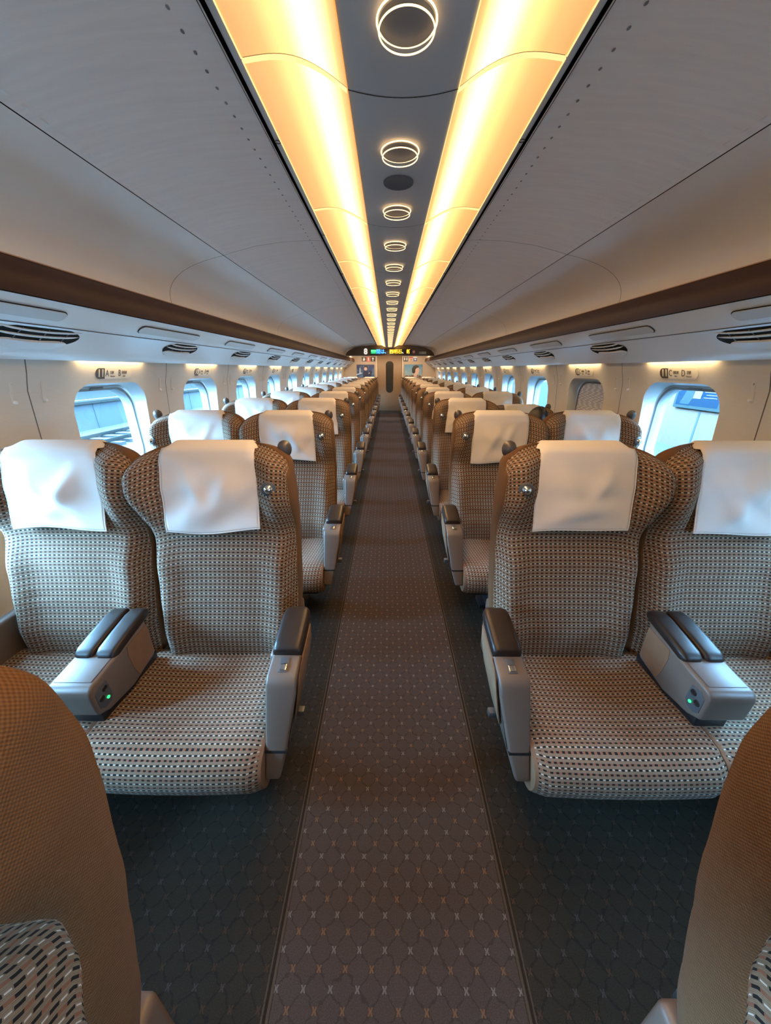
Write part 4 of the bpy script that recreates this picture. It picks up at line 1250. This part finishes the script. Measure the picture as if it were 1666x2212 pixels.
# sits in the third row, right window-side seat, facing the camera (towards -Y)
px_, sy_ = .95 + .315, .90 + 2 * P
fig = empty('person', (px_, sy_, 0))
tag(fig, 'seated passenger with black hair, only the crown showing above a seat back on the right', 'person', None)
pts = [(0, .10, .53), (0, .13, .68), (0, .19, .84), (0, .23, .945), (0, .235, .99), (0, .215, 1.03),   # pelvis .. neck
       (.17, .22, .915), (.23, .14, .70), (.17, -.06, .66), (.13, -.14, .655),                      # arm
       (-.17, .22, .915), (-.23, .14, .70), (-.17, -.06, .66), (-.13, -.14, .655),
       (.10, .06, .535), (.12, -.36, .54), (.12, -.40, .12), (.12, -.50, .05),
       (-.10, .06, .535), (-.12, -.36, .54), (-.12, -.40, .12), (-.12, -.50, .05)]
ed = [(0, 1), (1, 2), (2, 3), (3, 4), (4, 5), (3, 6), (6, 7), (7, 8), (8, 9), (3, 10), (10, 11), (11, 12), (12, 13), (0, 14), (14, 15), (15, 16), (16, 17), (0, 18), (18, 19), (19, 20), (20, 21)]
rad = [.12, .12, .13, .10, .055, .05, .062, .048, .036, .028, .062, .048, .036, .028, .085, .062, .042, .035, .085, .062, .042, .035]
body = skin_chain('body', pts, ed, rad, M['shirt'], fig)
hv = MB()
# head: profiled lathe-like ellipsoid with nose and chin
def head_mesh():
    V = []; F = []; nu, nv = 24, 18
    for j in range(nv + 1):
        ph = PI * j / nv
        for i in range(nu):
            th = 2 * PI * i / nu
            x = .074 * math.sin(ph) * math.cos(th); y = .094 * math.sin(ph) * math.sin(th); z = .116 * math.cos(ph)
            if z < -.02: x *= 1 - .35 * (-z - .02) / .1
            if y < 0 and abs(x) < .015 and -.04 < z < .01: y -= .018 * (1 - abs(z + .015) / .03)
            V.append((x, y, z))
    for j in range(nv):
        for i in range(nu): F.append((j * nu + i, j * nu + (i + 1) % nu, (j + 1) * nu + (i + 1) % nu, (j + 1) * nu + i))
    return V, F
V, F = head_mesh()
hd = new_obj('head', V, F, M['skin'], fig); hd.location = (.02, .205, 1.078); hd.rotation_euler = (.62, .05, .1)
Vh = [(x * 1.13, y * 1.12 + .012, z * 1.10 + .008) for x, y, z in V]
rh = random.Random(5)
Vh = [(x + rh.uniform(-.003, .003), y + rh.uniform(-.003, .003), z + rh.uniform(-.004, .004)) for x, y, z in Vh]
Fh = [f for f in F if all(not (Vh[i][1] < -.05 and Vh[i][2] < .03) and Vh[i][2] > -.07 for i in f)]
hr = new_obj('hair', Vh, Fh, M['hair'], hd)
for sx in (-1, 1):
    e_ = new_obj('ear', *(lambda mb: (mb.v, mb.f))(MB().lathe((sx * .078, .0, -.01), (sx, 0, .0), [(.0005, -.01), (.02, -.006), (.026, 0), (.02, .006), (.012, .003)], 12)), M['skin'], hd)
    MB().lathe((sx * .03, -.082, .005), (0, -1, 0), [(.012, -.004), (.010, .002), (.0005, .004)], 12).build('eye', M['black'], hd)
MB().box(-.022, .022, -.088, -.080, -.062, -.056).build('mouth', simple('lips', (.35, .12, .1), .5), hd, bevel=.002)
for sx in (-1, 1):
    for q in range(5):
        a = (-.03 + .014 * q) if q < 4 else .03 * 1
        L = (.045, .055, .058, .05, .035)[q]
        b0 = Vector((sx * .13, -.14, .655))
        if q < 4: ch = [b0 + Vector((a + .008, -.03, 0)), b0 + Vector((a + .008, -.055 - L * .3, .004)), b0 + Vector((a + .008, -.06 - L * .8, -.012)), b0 + Vector((a + .008, -.058 - L, -.03))]
        else: ch = [b0 + Vector((-sx * .02, -.01, 0)), b0 + Vector((-sx * .04, -.03, 0)), b0 + Vector((-sx * .045, -.055, -.004)), b0 + Vector((-sx * .045, -.07, -.01))]
        skin_chain('finger', [tuple(c) for c in ch], [(0, 1), (1, 2), (2, 3)], [.010, .009, .008, .007], M['skin'], fig, 1)
    b0 = Vector((sx * .13, -.14, .655))
    skin_chain('hand', [tuple(b0 + Vector((0, .03, 0))), tuple(b0), tuple(b0 + Vector((0, -.045, 0)))], [(0, 1), (1, 2)], [(.022, .028), (.032, .018), (.036, .014)], M['skin'], fig, 1)
    MB().lathe((sx * .12, -.50, .03), (0, -1, 0), [(.0005, -.14), (.036, -.12), (.038, -.04), (.042, .06), (.03, .11), (.0005, .125)], 14).build('shoe', M['black'], fig)

# ------------------------------------------------------------ OUTSIDE
# left: tracks and the opposite platform
GZ = -1.35
o = new_obj('ground', [(-16, -40, GZ), (-1.6, -40, GZ), (-1.6, 120, GZ), (-16, 120, GZ)], [(0, 1, 2, 3)], M['ballast'], smooth=False); tag(o, 'grey stone ballast bed between the train and the far platform', 'ballast', kind='stuff')
for i, x in enumerate((-6.6, -8.05, -11.3, -12.75)):
    r = MB().box(x - .04, x + .04, -30, 110, GZ + .12, GZ + .27).build('track_rail', M['steel'], bevel=.01)
    tag(r, 'steel track rail outside the left windows, %s from the train' % ORD[i + 1], 'rail', 'steel rails beyond the left windows')
for x, nm in ((-7.3, 'nearer'), (-12.0, 'farther')):
    mb = MB(); y = 2.0
    while y < 60: mb.box(x - 1.2, x + 1.2, y, y + .26, GZ, GZ + .13); y += .75
    tag(mb.build('sleepers', M['sleeper'], smooth=False), 'row of concrete sleepers under the %s track' % nm, 'sleepers', kind='stuff')
pl = empty('platform', (0, 0, 0)); tag(pl, 'bluish concrete platform with a red edge line across the tracks on the left', 'platform')
MB().box(-15.6, -15.2, -30, 110, GZ, -.10).build('platform_wall', M['platform'], pl, smooth=False)
MB().box(-24, -15.0, -30, 110, -.10, .02).build('platform_deck', simple('deck_white', (.015, .016, .015), .9, spec=0), pl, smooth=False)
MB().box(-15.9, -15.7, -30, 110, .02, .028).build('edge_line', M['stripe_red'], pl, smooth=False)
mb = MB(); y = 3
while y < 60: mb.box(-15.205, -15.18, y, y + .04, GZ, -.12); y += 3.1
mb.build('wall_joint', M['outgap'], pl, smooth=False)
MB().box(-24.2, -24, -30, 110, 0, 5).build('back_wall', M['outwhite'], pl, smooth=False)
# right: station wall, floor and framed poster
st = empty('station_wall', (6.0, 0, 0)); tag(st, 'white panelled station wall with tile and blue sections seen through the right windows', 'wall')
MB().box(0, .1, -6, 8.6, 0, 3.4).build('white_panels', M['outwhite'], st, smooth=False)
mb = MB()
for y in (2.1, 4.4, 7.05, 8.3): mb.box(-.006, .004, y - .02, y + .02, 0, 3.4)
mb.build('panel_joint', M['outgap'], st, smooth=False)
MB().box(0, .1, 8.6, 60, 1.05, 3.4).build('brick_tiles', M['brick'], st, smooth=False)
MB().box(-.02, .1, 8.6, 60, 0, 1.05).build('blue_panel', M['bluewall'], st, smooth=False)
for y in (15.5, 24.5, 33): MB().box(-.9, -.2, y, y + .9, 0, 3.4).build('pillar', M['outwhite'], st, smooth=False)
tag(MB().box(1.95, 6.1, -6, 60, -.12, 0).build('station_floor', M['platform'], smooth=False), 'pale station platform floor beside the train on the right', 'platform')
ps = empty('framed_poster', (5.98, 7.13, 0)); tag(ps, 'blue advertising poster in a silver frame on the white station wall at right', 'poster')
fw, z0, z1 = .56, .78, 1.75
MB().box(-.05, .0, -fw, fw, z0, z1).build('poster_frame', simple('poster_frame', (.014, .022, .022), .8, spec=.05), ps, bevel=.008)
flat('poster_print', [(-fw + .06, z0 + .06), (fw - .06, z0 + .06), (fw - .06, z1 - .06), (-fw + .06, z1 - .06)], (-.051, 0, 0), (0, -1, 0), (0, 0, 1), simple('poster_blue', (.001, .008, .016), .8, spec=.05), ps, th=.001)
flat('poster_figure', [(-.40, .86), (-.16, .86), (-.10, 1.0), (-.14, 1.5), (-.32, 1.5), (-.30, 1.1)], (-.0525, 0, 0), (0, -1, 0), (0, 0, 1), simple('poster_mid', (.010, .018, .019), .8, spec=.05), ps, th=.001)
flat('poster_card', [(-.10, .98), (.08, .98), (.10, 1.22), (-.08, 1.22)], (-.054, 0, 0), (0, -1, 0), (0, 0, 1), M['outwhite'], ps, th=.001)
text('poster_words', 'RESTE', .13, (-.054, -.27, 1.22), (0, -1, 0), (0, 0, 1), M['outwhite'], ps, bold=.003)
for q in range(3):
    MB().box(-.054, -.053, -.44, -.14 - .05 * (q % 2), 1.10 - q * .05, 1.112 - q * .05).build('poster_words', M['outwhite'], ps, smooth=False)

# ------------------------------------------------------------ LIGHT
w = bpy.data.worlds.new('World'); bpy.context.scene.world = w; w.use_nodes = True
nt = w.node_tree; bg = nt.nodes['Background']; bg.inputs[0].default_value = (.27, .60, 1.0, 1); bg.inputs[1].default_value = 42
def sun(name, d, energy, col, ang):
    l = bpy.data.lights.new(name, 'SUN'); l.energy = energy; l.color = col; l.angle = math.radians(ang)
    o = bpy.data.objects.new(name, l); C.objects.link(o)
    o.rotation_euler = Vector(d).to_track_quat('-Z', 'Y').to_euler(); return o
sun('daylight_left', (1, .20, -.52), 42.0, (.30, .62, 1.0), 42)
for x_ in (-.9, 0, .9):  # added fill spots hidden behind the beam, only to brighten the end wall
    l = bpy.data.lights.new('end_wall_fill', 'SPOT'); l.energy = 26; l.color = (1, .72, .45); l.spot_size = math.radians(160); l.spot_blend = .5; l.shadow_soft_size = .08
    o = bpy.data.objects.new('end_wall_fill', l); C.objects.link(o); o.location = (x_, YH + 1.5, 2.02); o.rotation_euler = (.35, 0, 0)
# each ring downlight carries a small warm lamp
k = -2
while r1 + k * RS < YH - .1:
    l = bpy.data.lights.new('downlight_lamp', 'SPOT'); l.energy = 6; l.color = (1, .60, .30); l.spot_size = math.radians(150); l.spot_blend = .6; l.shadow_soft_size = .04
    o = bpy.data.objects.new('downlight_lamp', l); C.objects.link(o); o.location = (0, r1 + k * RS, 2.05); k += 1
# portals guide daylight sampling through the window openings
for sgn in (-1, 1):
    for yc_ in wins_all:
        l = bpy.data.lights.new('window_portal', 'AREA'); l.shape = 'RECTANGLE'; l.size = .54; l.size_y = .54
        l.cycles.is_portal = True
        o = bpy.data.objects.new('window_portal', l); C.objects.link(o)
        o.location = (sgn * 1.83, yc_, WC)
        o.rotation_euler = Vector((-sgn, 0, 0)).to_track_quat('-Z', 'Y').to_euler()

# ------------------------------------------------------------ CAMERA
cd = bpy.data.cameras.new('Camera'); cam = bpy.data.objects.new('Camera', cd); C.objects.link(cam)
cam.location = (-.03, 0, 1.511)
fpx = 755.0
cd.sensor_fit = 'VERTICAL'; cd.sensor_height = 36; cd.lens = 36 * fpx / 2212
cd.clip_start = .02; cd.clip_end = 300
pitch = math.atan(309 / 755)
cam.rotation_euler = (PI / 2 - pitch, 0, .0087)
sc = bpy.context.scene; sc.camera = cam
sc.view_settings.view_transform = 'Standard'
sc.view_settings.look = 'None'
sc.view_settings.exposure = 1.08
sc.view_settings.gamma = 1.0
sc.cycles.use_denoising = True
sc.cycles.max_bounces = 8; sc.cycles.diffuse_bounces = 5; sc.cycles.transparent_max_bounces = 12
sc.cycles.caustics_reflective = False; sc.cycles.caustics_refractive = False
sc.cycles.sample_clamp_indirect = 6
